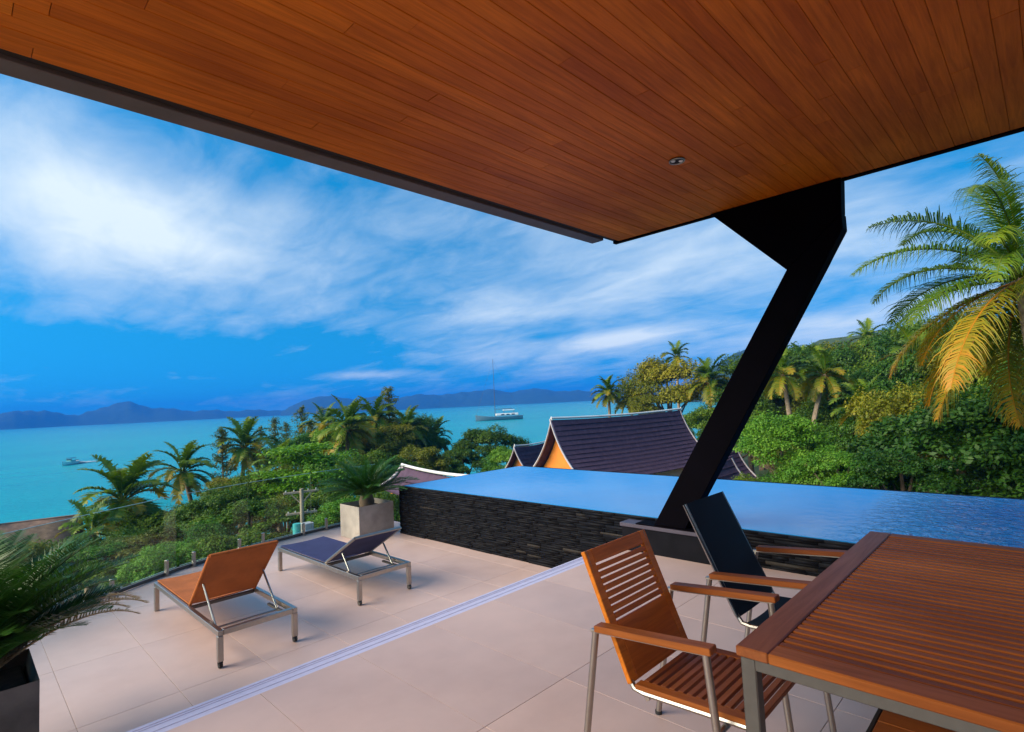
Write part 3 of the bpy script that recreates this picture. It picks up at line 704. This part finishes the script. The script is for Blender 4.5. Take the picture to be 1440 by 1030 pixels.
# ------------------------------------------------------------------ broadleaf crowns (shared meshes, unit radius)
def crown_mesh(name, lobes, n, size, flat=1.0, seed=0, spread=.72, lobe_r=(.28, .5), aspect=.55):
    global rng; rng = np.random.default_rng(seed); P, N = [], []
    for k in range(lobes):
        v = rng.normal(size=3); v /= np.linalg.norm(v); v[2] = abs(v[2]) * 1.0 - .32; c = v * spread * rng.uniform(.55, 1.05) * np.array([1, 1, flat]); lr = rng.uniform(*lobe_r)
        m = n // lobes; d = rng.normal(size=(m, 3)); d /= np.linalg.norm(d, axis=1, keepdims=True); d[:, 2] = np.where(d[:, 2] < -.08, -d[:, 2], d[:, 2])
        rad = lr * (rng.uniform(.35, 1, (m, 1)) ** .45) * (1 + .28 * np.sin(d[:, :1] * 7 + k) * np.cos(d[:, 1:2] * 6 + k))
        P.append(c + d * rad * np.array([1, 1, .72 * flat + .12])); N.append(d * .6 + np.array([0, 0, .55]) + rng.normal(size=(m, 3)) * .45)
    return leaf_cloud(name, np.concatenate(P), np.concatenate(N), size, aspect, shift=np.repeat(rng.normal(0, .22, lobes), n // lobes))
CR = {'a': crown_mesh('crown', 22, 24000, .046, 1, 1, .82, (.26, .42)), 'b': crown_mesh('crown', 44, 26000, .043, .95, 2, .92, (.17, .32)),
      'c': crown_mesh('crown', 18, 22000, .048, 1.15, 3, .74, (.26, .42)), 'd': crown_mesh('crown', 30, 20000, .046, .65, 4, .86, (.2, .34)),
      'flat': crown_mesh('crown', 36, 14000, .058, .55, 5, .92, (.15, .28))}
def tier_mesh(seed):
    global rng; rng = np.random.default_rng(seed); P, N = [], []
    for k in range(7):
        z = -.7 + k * .24
        for j in range(6):
            a = rng.uniform(0, 6.28); rr_ = (1 - abs(k - 2) * .13) * rng.uniform(.45, .9); c = np.array([math.cos(a) * rr_, math.sin(a) * rr_, z + rng.uniform(-.06, .06)]); m = 200
            d = rng.normal(size=(m, 3)) * np.array([.2, .2, .035]); P.append(c + d); N.append(np.array([0, 0, 1]) + rng.normal(size=(m, 3)) * .3)
    return leaf_cloud('crown', np.concatenate(P), np.concatenate(N), .10, .5)
CR['tier'] = tier_mesh(8)
def conifer_mesh(seed, n=4200):
    global rng; rng = np.random.default_rng(seed); P, N = [], []
    for k in range(46):                        # upswept feathery branches of a casuarina
        u = (k + rng.random()) / 46; a = k * 2.4 + rng.normal() * .3; L = (.62 * (1 - u) ** .9 + .05) * rng.uniform(.35, 1.25); m = n // 46; s = rng.random((m, 1)) ** .7
        c = np.array([0, 0, u * 3.0]); d = np.array([math.cos(a), math.sin(a), .55 + .5 * rng.random()]); P.append(c + d * L * s + rng.normal(size=(m, 3)) * (.018 + .022 * s)); N.append(rng.normal(size=(m, 3)) + np.array([math.cos(a), math.sin(a), .2]))
    return leaf_cloud('crown', np.concatenate(P), np.concatenate(N), .075, .2, droop=.9)
CTOP = {k: sorted(v.co.z for v in m.vertices)[int(len(m.vertices) * .985)] for k, m in CR.items()}
CR['pine'] = conifer_mesh(9); CR['pine2'] = conifer_mesh(10, 3000)
def limb_mesh(seed, k=7):
    r_ = random.Random(seed); M = MB()
    for i in range(k):
        a = i * 2.4 + r_.random(); e = r_.uniform(.5, 1.2); L = r_.uniform(.55, .9)
        p0 = Vector((0, 0, -.75 + .05 * i)); d = Vector((math.cos(a) * math.cos(e), math.sin(a) * math.cos(e), math.sin(e)))
        M.tube([p0, p0 + d * L * .5 + Vector((0, 0, -.03)), p0 + d * L + Vector((0, 0, .05))], [.045, .028, .010], 5)
    return M.mesh('limbs', smooth=True)
LIMB = [limb_mesh(1), limb_mesh(2)]
CROWN_MATS = {}
def crown_copy(kind, m):
    if (kind, m.name) not in CROWN_MATS:
        me = CR[kind].copy(); me.materials.clear(); me.materials.append(m); CROWN_MATS[kind, m.name] = me
    return CROWN_MATS[kind, m.name]
def tree(label, top, r, kind, m, h=1.0, seed=0, group=None, name='tree', cat='tree', trunk_to=None):
    """top: point at the top of the crown; r crown radius; h vertical stretch"""
    r_ = random.Random(seed); ext = CTOP[kind] * h * r
    c = Vector((top[0], top[1], top[2] - ext)); gz = ground_z(c.x, c.y) - .3
    t = thing(name, label, cat, (c.x, c.y, gz), 0, group); H = max(.2, c.z - gz)
    tr_ = max(.07, r * .055)
    tube_trunk('trunk', [(0, 0, 0), (r_.uniform(-.1, .1), r_.uniform(-.1, .1), H * .5), (0, 0, max(H - r * .55, H * .6)), (0, 0, H + r * .3)], tr_ * 1.3, tr_ * .4, BARK, t, 7)
    link('limbs', LIMB[seed % 2], BARK, t, loc=(0, 0, H), rot=(0, 0, r_.uniform(0, 6.28)), scale=(r, r, r * h))
    link('crown', crown_copy(kind, m), None, t, loc=(0, 0, H), rot=(0, 0, r_.uniform(0, 6.28)), scale=(r * r_.uniform(.94, 1.06), r * r_.uniform(.94, 1.06), r * h))
    return t
def casuarina(label, top, h, w, m=LEAF_PINE, kind='pine', seed=0, group=None):
    gz = ground_z(top[0], top[1]) - .3; t = thing('casuarina_tree', label, 'tree', (top[0], top[1], gz), 0, group); H = top[2] - gz
    tube_trunk('trunk', [(0, 0, 0), (.05, .03, H * .5), (0, 0, H - .1)], .13, .02, BARK, t, 6)
    link('crown', crown_copy(kind, m), None, t, loc=(0, 0, H - h), rot=(0, 0, seed * 1.3), scale=(w, w, h / 3.05))
    return t

# potted cycads
def planter(label, lo, hi, m, wall=.04):
    cx, cy = (lo[0] + hi[0]) / 2, (lo[1] + hi[1]) / 2; t = thing('planter', label, 'planter', (cx, cy, lo[2])); a, b, h = (hi[0] - lo[0]) / 2, (hi[1] - lo[1]) / 2, hi[2] - lo[2]
    M = MB(); M.box((-a, -b, 0), (a, b, h)); M.bm.faces.ensure_lookup_table()
    tf = max(M.bm.faces, key=lambda f: f.calc_center_median().z); r_ = bmesh.ops.inset_region(M.bm, faces=[tf], thickness=wall)
    bmesh.ops.translate(M.bm, verts=list(tf.verts), vec=(0, 0, -.12)); M.build('box', m, t, .006, 2)
    MB().box((-a + wall - .002, -b + wall - .002, h - .13), (a - wall + .002, b - wall + .002, h - .075)).build('soil', SOIL, t, .01)
    return t
def cycad(label, base, fl, nfr, dead, seed, trunk=.22):
    r_ = random.Random(seed); t = thing('cycad', label, 'cycad plant', base)
    M = MB(); M.tube([(0, 0, -.05), (0, 0, trunk * .5), (0, 0, trunk)], [.10, .125, .09], 12); M.build('trunk', BARK, t, smooth=True)
    for i in range(nfr):
        k = min(5, int((i + r_.random()) / nfr * 6)); me, e = cyc_fronds[k]; a = i * 2.39996 + r_.uniform(-.2, .2); s = fl * r_.uniform(.85, 1.1)
        if nfr > 90 and k >= 3 and (a % 6.283 > R(205) or a % 6.283 < R(62)): continue
        link('frond', me, None, t, loc=(.05 * math.cos(a), .05 * math.sin(a), trunk - .02), rot=(r_.uniform(-.15, .15), r_.uniform(-.08, .08), a), scale=(s, s, s))
    for (a, k, s) in dead: link('dead_frond', dead_fronds[k][0], None, t, loc=(.05 * math.cos(a), .05 * math.sin(a), trunk - .06), rot=(0, 0, a), scale=(s, s, s))
    return t
planter('square dark concrete planter with a big cycad and drying fronds', (-.27, 4.10, DECK + .001), (.35, 4.72, .20), CONCD)
cycad('large dark green cycad with brown drooping fronds in the dark planter', (.04, 4.41, .04), .90, 230, [(R(22), 0, 1.14), (R(29), 0, 1.2), (R(15), 0, .98), (R(36), 0, 1.16), (R(26), 0, 1.05)], 21, .16)
planter('square pale concrete planter beside the slate pool wall', (4.45, 7.86, DECK + .001), (5.08, 8.46, .075), CONC)
cycad('small green cycad in the pale planter by the pool wall', (4.765, 8.16, -.03), .82, 70, [], 22, .24)

# ------------------------------------------------------------------ neighbouring roofs
def thai_house(label, A, B, half, drop, flare=1.0, wall=True, fin=True, cap=WHITEP, gable=ORANGEW, name='thai_house'):
    A = Vector(A); B = Vector(B); ax = (B - A); L = ax.length; rz = math.atan2(ax.y, ax.x); gz = min(ground_z(A.x, A.y), ground_z(B.x, B.y)) - .5
    mid = (A + B) / 2; t = thing(name, label, 'house', (mid.x, mid.y, gz), rz); H = mid.z - gz; h2 = L / 2
    def sect(u): return half * (u * (.62 + .38 * u * flare)), -drop * (u * (1.32 - .32 * u))
    for s in (-1, 1):
        rows = []
        for u in np.linspace(0, 1, 13):
            y, z = sect(u); rows.append([(x, s * y, H + z + .10 * (x / h2) ** 2) for x in np.linspace(-h2, h2, 13)])
        rs = MB().sheet(rows, .06).build('roof_slope', ROOFT, t, smooth=True)
        nrow = int(drop / .22); cour = MB()
        for k in range(1, nrow):
            u = k / nrow; y, z = sect(u); y2, z2 = sect(u + .010)
            cour.bar((-h2 + .02, s * (y + .01), H + z + .045 + .05), (h2 - .02, s * (y + .01), H + z + .036 + .05), .05, .007)
        cour.build('tile_course', ROOFT, rs)
        for e in (-1, 1):
            pts = [(e * (h2 + .03), s * sect(u)[0], H + sect(u)[1] + .16) for u in np.linspace(0, 1.02, 12)]
            M = MB(); rows = [[(p[0] - .05, p[1], p[2] - .07) for p in pts], [(p[0] - .05, p[1], p[2] + .03) for p in pts]]; M.sheet(rows, .09); M.build('bargeboard', VERGE, t)
    MB().tube([(x, 0, H + .10 + .10 * (x / h2) ** 2 + .02) for x in np.linspace(-h2 - .04, h2 + .04, 12)], .06 if L > 8 else .045, 8)  .build('ridge_cap', cap, t, smooth=True)
    for e in (-1, 1):
        if fin: MB().tube([(e * h2, 0, H + .12), (e * (h2 + .04), 0, H + .22), (e * (h2 + .02), 0, H + .32)], [.06, .04, .012], 7).build('finial', WHITEP, t, smooth=True)
        prof_ = [sect(u) for u in np.linspace(.04, .97, 10)]; x = e * (h2 - .55)
        pg = [(x, y, H + z - .04) for y, z in prof_] + [(x, -y, H + z - .04) for y, z in prof_[::-1]]
        MB().prism(pg, (-e * .08, 0, 0)).build('gable', gable, t)
        MB().box((x + e * .01, -half * .86, H - drop * .985), (x + e * .07, half * .86, H - drop * .93)).build('gable_beam', WHITEP, t)
    if wall: MB().box((-h2 + .7, -half * .72, 0), (h2 - .7, half * .72, H - drop * .9)).build('wall', PLASTER, t)
    return t
thai_house('big purple tiled house roof with white bargeboards and an orange gable', (22.4, 19.2, .42), (33.4, 17.5, .40), 2.35, 3.1)
P = sight(724, 629, 36); Q = sight(775, 625, 40)
thai_house('small tiled roof with an orange gable left behind the big purple roof', P, Q, 1.7, 2.2)
P = sight(1006, 636, 33); Q = sight(1040, 632, 36)
thai_house('low side roof with white edges tucked behind the slanted column', sight(1000, 637, 35), sight(1036, 632, 37.5), 1.5, 2.0, fin=False, cap=ROOFT)
thai_house('lower annexe roof with a white verge in front of the leafy trees', sight(985, 661, 27), sight(1030, 646, 30), 1.2, 1.5, fin=False, cap=ROOFT)
thai_house('low dark roof with a curved white ridge next to the small cycad', sight(566, 658, 19), sight(700, 690, 14.5), .75, .55, fin=False, wall=False)

# weathered building by the shore
P = sight(104, 727, 36)
bh = thing('boathouse', 'long weathered brown roofed boathouse by the shore', 'building', (P.x, P.y, ground_z(P.x, P.y) - .3), math.atan2(.20, -.98)); H = P.z - bh.location.z
for s in (-1, 1):
    rs = MB().sheet([[(x, s * u * 2.6, H - u * 1.35) for x in np.linspace(-.3, 16, 14)] for u in np.linspace(0, 1, 6)], .12).build('roof_slope', THATCH, bh)
    for k in range(40): pass
MB().box((0, -2.1, 0), (15.8, 2.1, H - 1.25)).build('wall', WHITEP, bh)
MB().prism([(0.02, -2.1, H - 1.25), (0.02, 2.1, H - 1.25), (0.02, 0, H - .12)], (.1, 0, 0)).build('gable', WHITEP, bh)
MB().bar((-.35, 0, H + .02), (16, 0, H + .02), .3, .14).build('ridge_cap', THATCH, bh)
MB().box((3.0, -.2, H), (3.35, .2, H + .75)).build('chimney', THATCH, bh)
for x in (2.2, 6, 10, 13.5): MB().box((x, -2.16, H - 2.6), (x + 1.4, -2.08, H - 1.7)).build('window', DARKWIN, bh)

# utility pole and its boxes
P = sight(424, 690, 16.5); gz = ground_z(P.x, P.y) - .3
up_ = thing('utility_pole', 'concrete utility pole with two crossarms below the deck edge', 'utility pole', (P.x, P.y, gz), R(72)); H = P.z - gz
tube_trunk('pole', [(0, 0, 0), (0, 0, H * .5), (0, 0, H + .05)], .06, .05, POLEC, up_)
for z, l in ((H - .05, .46), (H - .62, .40)):
    a = MB().box((-.03 + .075, -l, z - .028), (.03 + .075, l, z + .028)).build('crossarm', POLEC, up_, .006)
    for y in (-l * .85, -l * .4, l * .4, l * .85): MB().tube([(.075, y, z + .028), (.075, y, z + .06), (.075, y, z + .075)], [.014, .02, .01], 8).build('insulator', GREYMET, a, smooth=True)
for s in (-1, 1): MB().bar((.07, s * .02, H - .36), (.08, s * .28, H - .07), .03, .03).build('brace', POLEC, up_)
P = sight(427, 756, 16.2)
mb_ = thing('meter_box', 'grey electric box with a teal drum on the utility pole', 'electric box', (P.x, P.y, P.z))
MB().box((-.05, -.2, 0), (.2, .06, .38)).build('cabinet', GREYMET, mb_, .01)
MB().tube([(-.1, .17, .03), (-.1, .17, .36)], .105, 14).build('drum', TEAL, mb_, smooth=True)

# ------------------------------------------------------------------ boats
def hull(L, W, Hh, sheer=.25):
    rows = []
    for u in np.linspace(0, 1, 13):
        x = (u - .5) * L; wd = W / 2 * (1 - max(0, (u - .55) / .45) ** 2.2) * (.78 + .22 * min(1, u * 4)); top = Hh * (1 + sheer * (u - .35) ** 2 * 4)
        wd = max(wd, .02); rows.append([(x, -wd, top), (x, -wd * .92, Hh * .35), (x, -wd * .55, -.25), (x, 0, -.5), (x, wd * .55, -.25), (x, wd * .92, Hh * .35), (x, wd, top), (x, 0, top + .02), (x, -wd, top)])
    return MB().sheet(rows)
P = sight(702, 591, 1); k = (SEA_Z - EYE.z) / (P.z - EYE.z); P = EYE + (P - EYE) * k; dist = (P - EYE).length
sy = thing('sailing_yacht', 'anchored dark hulled sailing yacht with white cabin and tall mast', 'sailing boat', (P.x, P.y, SEA_Z), R(134.4 + 8)); S = 66 / 771.6 * dist / 20
def sc(m): m.transform(Matrix.Scale(S, 4)); return m
def yb(M, n, m, par, **k): me = M.mesh(n, k.get('bevel', 0), 1, k.get('smooth', False)); sc(me); return link(n, me, m, par)
yb(hull(20, 4.6, 1.35, .5), 'hull', NAVY_HULL, sy, smooth=True)
dk = yb(MB().box((-8.2, -1.7, 1.75), (1.5, 1.7, 2.75)), 'cabin', WHITEP, sy, bevel=.2)
for x in (-6.5, -4.3, -2.1): yb(MB().box((x, -1.76, 2.05), (x + 1.3, 1.76, 2.5)), 'window', DARKWIN, dk)
yb(MB().box((-6.6, -1.6, 3.9), (-1.8, 1.6, 4.25)), 'canopy', WHITEP, sy, bevel=.1)
for x in (-6.3, -2.1):
    for y in (-1.4, 1.4): yb(MB().tube([(x, y, 2.7), (x, y, 3.95)], .07, 6), 'canopy_post', STEELG, sy)
yb(MB().tube([(1.6, 0, 1.3), (1.6, 0, 26)], [.13, .07], 8), 'mast', STEELG, sy)
yb(MB().tube([(1.6, 0, 4.6), (-6, 0, 4.7)], .12, 6), 'boom', STEELG, sy)
for e in ((9.6, 0, 2.6), (-9.4, 0, 2.3)): yb(MB().tube([(1.6, 0, 25.6), e], .018, 4), 'stay', STEELG, sy)
P = sight(98, 654, 1); k = (SEA_Z - EYE.z) / (P.z - EYE.z); P = EYE + (P - EYE) * k; dist = (P - EYE).length; S = 20 / 771.6 * dist / 6.5
sb = thing('speedboat', 'small white speedboat with a dark canopy leaving a foaming wake', 'speedboat', (P.x, P.y, SEA_Z + .15), R(87 + 90 + 50))
yb(hull(6.8, 2.4, .9), 'hull', WHITEP, sb, smooth=True)
yb(MB().box((-1.8, -.9, .9), (.6, .9, 1.35)), 'cockpit', TEAL, sb, bevel=.1)
yb(MB().box((-1.9, -1.0, 2.1), (.4, 1.0, 2.25)), 'canopy', DARKWIN, sb, bevel=.05)
for x in (-1.7, .2):
    for y in (-.85, .85): yb(MB().tube([(x, y, 1.0), (x, y, 2.12)], .05, 6), 'canopy_post', STEELG, sb)
yb(MB().box((-3.9, -.25, .1), (-3.3, .25, 1.3)), 'outboard_motor', DARKWIN, sb, bevel=.08)
yb(MB().box((.3, -.8, 1.3), (.45, .8, 1.8)), 'windscreen', DARKWIN, sb)
fr = random.Random(2); V, F = [], []
for i in range(420):                          # churned foam, small flat patches
    u = fr.random() ** 1.3; x = -3.2 - u * 9; y = fr.choice((-1, 1)) * (.8 + u * 1.9) * fr.uniform(.55, 1.05) if fr.random() < .7 else fr.uniform(-1, 1) * (.7 + u); r0 = fr.uniform(.15, .5) * (1 - .5 * u); b = len(V); z = fr.uniform(.05, .8) * (1 - u)
    for q_ in range(6): a = q_ * math.pi / 3; V.append((x + r0 * 1.5 * math.cos(a), y + r0 * .7 * math.sin(a), z + fr.uniform(0, .08)))
    F.append(tuple(range(b, b + 6)))
wk = link('boat_wake', np_mesh('boat_wake', V, F), FOAM, None, loc=(P.x, P.y, SEA_Z + .02), rot=(0, 0, R(227)), scale=(S, S, S)); tag(wk, 'white foaming wake trailing behind the speedboat', 'wake', kind='stuff')

# ------------------------------------------------------------------ vegetation
GS = 'trees on the slope below the deck'; GP = 'coconut palms on the slope'; GH = 'trees of the wooded hillside'
palm('windswept coconut palm with yellowed skirt next to the boathouse', sight(172, 706, 34), 2.58, 32, far_fronds, (.3, .2), 1, GP, .17, .6)
palm('coconut palm with a bare slender trunk beside the speedboat bay', sight(257, 664, 39), 2.24, 27, far_fronds, (-.9, .3), 2, GP, .14, .6)
palm('coconut palm with dense hanging crown between two feathery trees', sight(344, 630, 43), 2.32, 32, far_fronds, (.4, 0), 3, GP, .15, .4)
palm('coconut palm with golden heart behind the potted cycad', sight(489, 603, 40), 2.49, 32, far_fronds, (.2, 0), 4, GP, .15, .3)
palm('smaller coconut palm right of the golden-hearted palm', sight(610, 616, 48), 1.98, 27, far_fronds, (0, .2), 5, GP, .14, .3)
palm('young coconut palm in front of the tall feathery tree', sight(572, 606, 44), 2.15, 24, far_fronds, (0, .2), 6, GP, .14, .3)
palm('coconut palm half hidden just left of the tall feathery tree', sight(527, 592, 45), 2.3, 26, far_fronds, (0, .2), 31, GP, .14, .3)
palm('coconut palm rising out of the sparse feathery clump', sight(455, 600, 46), 2.2, 26, far_fronds, (0, .2), 32, GP, .14, .3)
palm('coconut palm with orange heart standing alone left of the olive tree', sight(856, 553, 52), 1.89, 27, far_fronds, (.2, 0), 7, GP, .16)
palm('coconut palm leaning against the olive tree', sight(886, 560, 56), 2.24, 24, far_fronds, (-.5, 0), 8, GP, .15)
palm('tall coconut palm poking out above the olive tree', sight(951, 503, 62), 2.24, 18, far_fronds, (.3, 0), 9, GP, .15)
palm('coconut palm with hanging fronds next to the slanted column', sight(997, 537, 50), 2.58, 32, far_fronds, (.3, 0), 10, GP, .17)
palm('coconut palm with a long pale bare trunk on the hillside', sight(1101, 527, 36), 1.9, 24, far_fronds, (-.7, .2), 11, GP, .15)
palm('coconut palm with a right-leaning pale trunk on the hillside', sight(1160, 527, 37), 1.9, 24, far_fronds, (1.6, -1.2), 12, GP, .15)
palm('coconut palm silhouetted on top of the wooded hillside', sight(1220, 478, 70), 2.58, 21, far_fronds, (.3, 0), 13, GP, .16)
palm('small coconut palm showing over the wooded hilltop', sight(1250, 482, 74), 1.89, 18, far_fronds, (.3, 0), 14, GP, .16)
palm('small coconut palm crown beside the bare trunk palm', sight(1130, 508, 58), 1.89, 18, far_fronds, (.2, .2), 15, GP, .14)
palm('coconut palm standing in the wood above the olive tinted tree', sight(1290, 505, 40), 2.3, 24, far_fronds, (.4, .2), 41, GP, .15)
palm('coconut palm on the hill just right of the column top shade', sight(1075, 512, 48), 2.3, 24, far_fronds, (.3, .2), 42, GP, .15)
palm('short coconut palm low on the hillside behind the domed bush', sight(1215, 575, 30), 1.7, 22, far_fronds, (.2, .2), 43, GP, .13)
palm('coconut palm crowding the big dark tree from behind', sight(1372, 508, 34), 2.2, 24, far_fronds, (.2, .2), 44, GP, .14)
palm('young coconut palm between the utility pole and the sea', sight(395, 655, 36), 1.9, 22, far_fronds, (.2, .1), 45, GP, .12, .3)
palm('low young palm in the belt beside the boathouse roof', sight(128, 748, 27), 1.3, 20, far_fronds, (.1, .1), 46, GP, .12, .3)
palm('large coconut palm with green and yellowing fronds beyond the pool', sight(1436, 392, 17), 3.6, 38, near_fronds, (.5, .3), 17, None, .19)

casuarina('tall feathery casuarina tree rising above the horizon', sight(546, 544, 46), 8.5, 4.4, seed=1)
casuarina('slim feathery tree between two coconut palms', sight(312, 602, 42), 7.5, 3.6, seed=2)
for i, (px, py, d, h, w_) in enumerate([(386, 588, 48, 6, 2.2), (424, 572, 50, 7, 2.4), (452, 574, 52, 7, 2.5), (402, 594, 54, 5, 2.0), (470, 588, 54, 6, 2.6), (437, 590, 46, 6, 2.0), (366, 600, 52, 5, 1.8)]):
    casuarina('sparse feathery tree in the clump left of the golden-hearted palm', sight(px, py, d), h * 1.2, w_ * 1.9, kind='pine2', seed=3 + i, group='sparse feathery trees in a clump')
def grove(label, spots, mats, kinds, group, name='tree', cat='tree', s0=0):
    for i, (px, py, d, r, h) in enumerate(spots):
        tree(label(i, px, py, d, mats[i % len(mats)], kinds[i % len(kinds)]), sight(px, py, d), r, kinds[i % len(kinds)], mats[i % len(mats)], h, s0 + i, group, name, cat)
tree('rounded bright green tree left of the small tiled roof', sight(688, 604, 44), 3.0, 'b', LEAF_MID, .95, 50)
tree('low green tree beside the rounded bright green tree', sight(650, 632, 42), 2.4, 'd', LEAF_MID, 1, 51)
tree('low green tree in front of the small tiled roof', sight(712, 632, 40), 2.0, 'a', LEAF_BRIGHT, 1, 52)
tree('pale green tree with flat leafy tiers above the utility pole', sight(425, 628, 30), 2.2, 'tier', LEAF_BRIGHT, 1.1, 53)
tree('olive leafy tree under the tall feathery tree', sight(545, 606, 42), 2.6, 'c', LEAF_OLIVE, 1.1, 54)
tree('olive green tree behind the potted cycad', sight(585, 632, 36), 2.2, 'b', LEAF_OLIVE, 1, 55)
tree('big olive green tree behind the big purple roof', sight(936, 508, 54), 4.2, 'a', LEAF_OLIVE, 1.1, 56)
tree('green tree at the right end of the big purple roof', sight(990, 575, 44), 3.0, 'b', LEAF_MID, 1, 57)
tree('dull olive tree left behind the big purple roof', sight(905, 558, 50), 2.2, 'c', LEAF_OLIVE, 1, 58)
tree('low shrubby tree under the lone orange-hearted palm', sight(868, 588, 46), 1.6, 'd', LEAF_MID, 1, 59)
tree('bright green young tree with a visible fork beyond the pool', sight(1095, 588, 21), 1.75, 'b', LEAF_BRIGHT, 1.05, 60)
tree('domed bright green bush beyond the pool edge', sight(1176, 640, 19), 1.35, 'd', LEAF_BRIGHT, 1.1, 61)
tree('olive tinted leafy tree left of the big dark tree', sight(1258, 552, 27), 2.3, 'c', LEAF_OLIVE, 1.35, 62)
tree('big dark green broadleaf tree under the large palm', sight(1345, 562, 22), 3.5, 'b', LEAF_DARK, 1.0, 63)
tree('dark green tree right of the big dark tree', sight(1450, 600, 20), 2.8, 'a', LEAF_DARK, 1.0, 64)
tree('small dark tree left at the foot of the big dark tree', sight(1265, 640, 19), 1.7, 'd', LEAF_DARK, 1.0, 65)
tree('small green bush below the domed bush', sight(1130, 655, 19.5), 1.3, 'a', LEAF_BRIGHT, 1.0, 66)
tree('small green tree left of the forked young tree', sight(1052, 672, 23), 1.0, 'c', LEAF_MID, 1.0, 67)
HUE = {'leaf_mid': 'mid green', 'leaf_bright': 'bright green', 'leaf_olive': 'olive green', 'leaf_dark': 'dark green'}
SHAPE = {'a': 'rounded', 'b': 'bushy', 'c': 'upright', 'd': 'spreading', 'flat': 'flat-topped'}
def belt_label(i, px, py, d, m, k):
    near = ('the orange lounger' if px < 390 else 'the potted cycad') if d < 20 else ('the boathouse' if px < 200 else 'the bare-trunk coconut palm' if px < 300 else 'the utility pole' if px < 460 else 'the golden-hearted palm')
    return f"{SHAPE[k]} {HUE[m.name]} {'shrub just beyond the railing behind' if d < 20 else 'tree in the thick belt near'} {near}"
def hill_label(i, px, py, d, m, k):
    row = 'on the skyline of the wooded hillside' if d >= 44 else 'halfway up the wooded hillside' if d >= 34 else 'at the foot of the wooded hillside'
    near = 'beside the slanted column' if px < 1100 else 'near the leaning pale trunks' if px < 1190 else 'above the domed bush' if px < 1270 else 'behind the large palm'
    return f"{SHAPE[k]} {HUE[m.name]} tree {row} {near}"
grove(belt_label,
      [(215, 715, 33, 2.2, .9), (245, 748, 27, 1.9, .9), (310, 690, 30, 2.3, .9), (340, 672, 34, 2.3, 1), (380, 662, 32, 2.2, 1), (290, 735, 22, 1.5, .9), (350, 708, 23, 1.9, .9), (400, 700, 25, 1.7, .9), (455, 690, 24, 2.0, 1),
       (470, 640, 34, 2.4, 1), (515, 640, 33, 2.2, 1), (220, 745, 22, 1.6, .8), (175, 752, 24, 1.6, .8), (130, 768, 22, 1.5, .8), (70, 765, 24, 1.6, .8), (10, 770, 23, 1.6, .8), (560, 645, 34, 1.8, 1), (470, 602, 44, 2.4, 1.2), (520, 588, 47, 2.6, 1.2), (565, 590, 46, 2.4, 1.2), (595, 600, 48, 2.2, 1.1), (440, 610, 46, 2.2, 1.1), (500, 600, 43, 2.5, 1.1), (548, 600, 42, 2.5, 1.1), (592, 588, 47, 2.3, 1.2), (415, 616, 44, 2.2, 1.1), (620, 645, 38, 2.2, 1), (285, 712, 40, 2.0, 1),
       (190, 780, 18, 1.2, .8), (240, 768, 17, 1.2, .8), (320, 752, 17, 1.3, .8), (385, 752, 17.5, 1.2, .8), (455, 738, 18.5, 1.4, .9), (500, 702, 19, 1.5, .9), (540, 690, 21, 1.5, .9)],
      [LEAF_MID, LEAF_BRIGHT, LEAF_MID, LEAF_OLIVE], ['a', 'flat', 'b', 'd', 'c'], GS, s0=100)
grove(hill_label,
      [(1060, 498, 52, 4.0, 1.1), (1095, 492, 56, 4.0, 1.1), (1130, 490, 62, 4.2, 1.1), (1170, 492, 58, 4.2, 1.1), (1205, 480, 60, 4.4, 1.1), (1245, 478, 58, 4.2, 1.1), (1285, 462, 56, 4.5, 1.2), (1330, 450, 52, 4.6, 1.2), (1375, 452, 48, 4.6, 1.2), (1425, 456, 46, 4.6, 1.2), (1480, 470, 44, 4.4, 1.2), (1540, 480, 40, 4.4, 1.2),
       (1050, 545, 42, 3.0, 1.1), (1075, 528, 44, 3.0, 1.1), (1130, 535, 44, 3.2, 1.1), (1175, 535, 40, 3.2, 1.2), (1215, 525, 40, 3.4, 1.2), (1260, 508, 42, 3.6, 1.2), (1300, 500, 38, 3.6, 1.2), (1345, 500, 36, 3.4, 1.2), (1395, 510, 34, 3.4, 1.2), (1450, 520, 32, 3.4, 1.2),
       (1150, 600, 32, 2.2, 1.2), (1205, 585, 31, 2.4, 1.3), (1115, 606, 33, 1.8, 1.1), (1210, 628, 25, 1.8, 1.2), (1300, 560, 30, 2.6, 1.2), (1400, 560, 28, 2.8, 1.2), (1030, 590, 40, 2.4, 1.0)],
      [LEAF_MID, LEAF_DARK, LEAF_MID, LEAF_DARK, LEAF_OLIVE], ['a', 'b', 'c', 'b', 'a'], GH, s0=200)

# ------------------------------------------------------------------ sea air
hz_ = MB().box((-4060, -4060, SEA_Z - 3), (4060, 4060, 96)).build('haze', None); hz_['kind'] = 'stuff'; hz_['label'] = 'thin blue sea haze over the bay'
hm = bpy.data.materials.new('haze'); hm.use_nodes = True; ht = hm.node_tree; ht.nodes.clear()
ho = ht.nodes.new('ShaderNodeOutputMaterial'); hv = ht.nodes.new('ShaderNodeVolumePrincipled'); ht.links.new(hv.outputs[0], ho.inputs['Volume'])
hv.inputs['Color'].default_value = (.02, .27, .95, 1); hv.inputs['Density'].default_value = .00042; hv.inputs['Anisotropy'].default_value = 0.0
hz_.data.materials.append(hm)
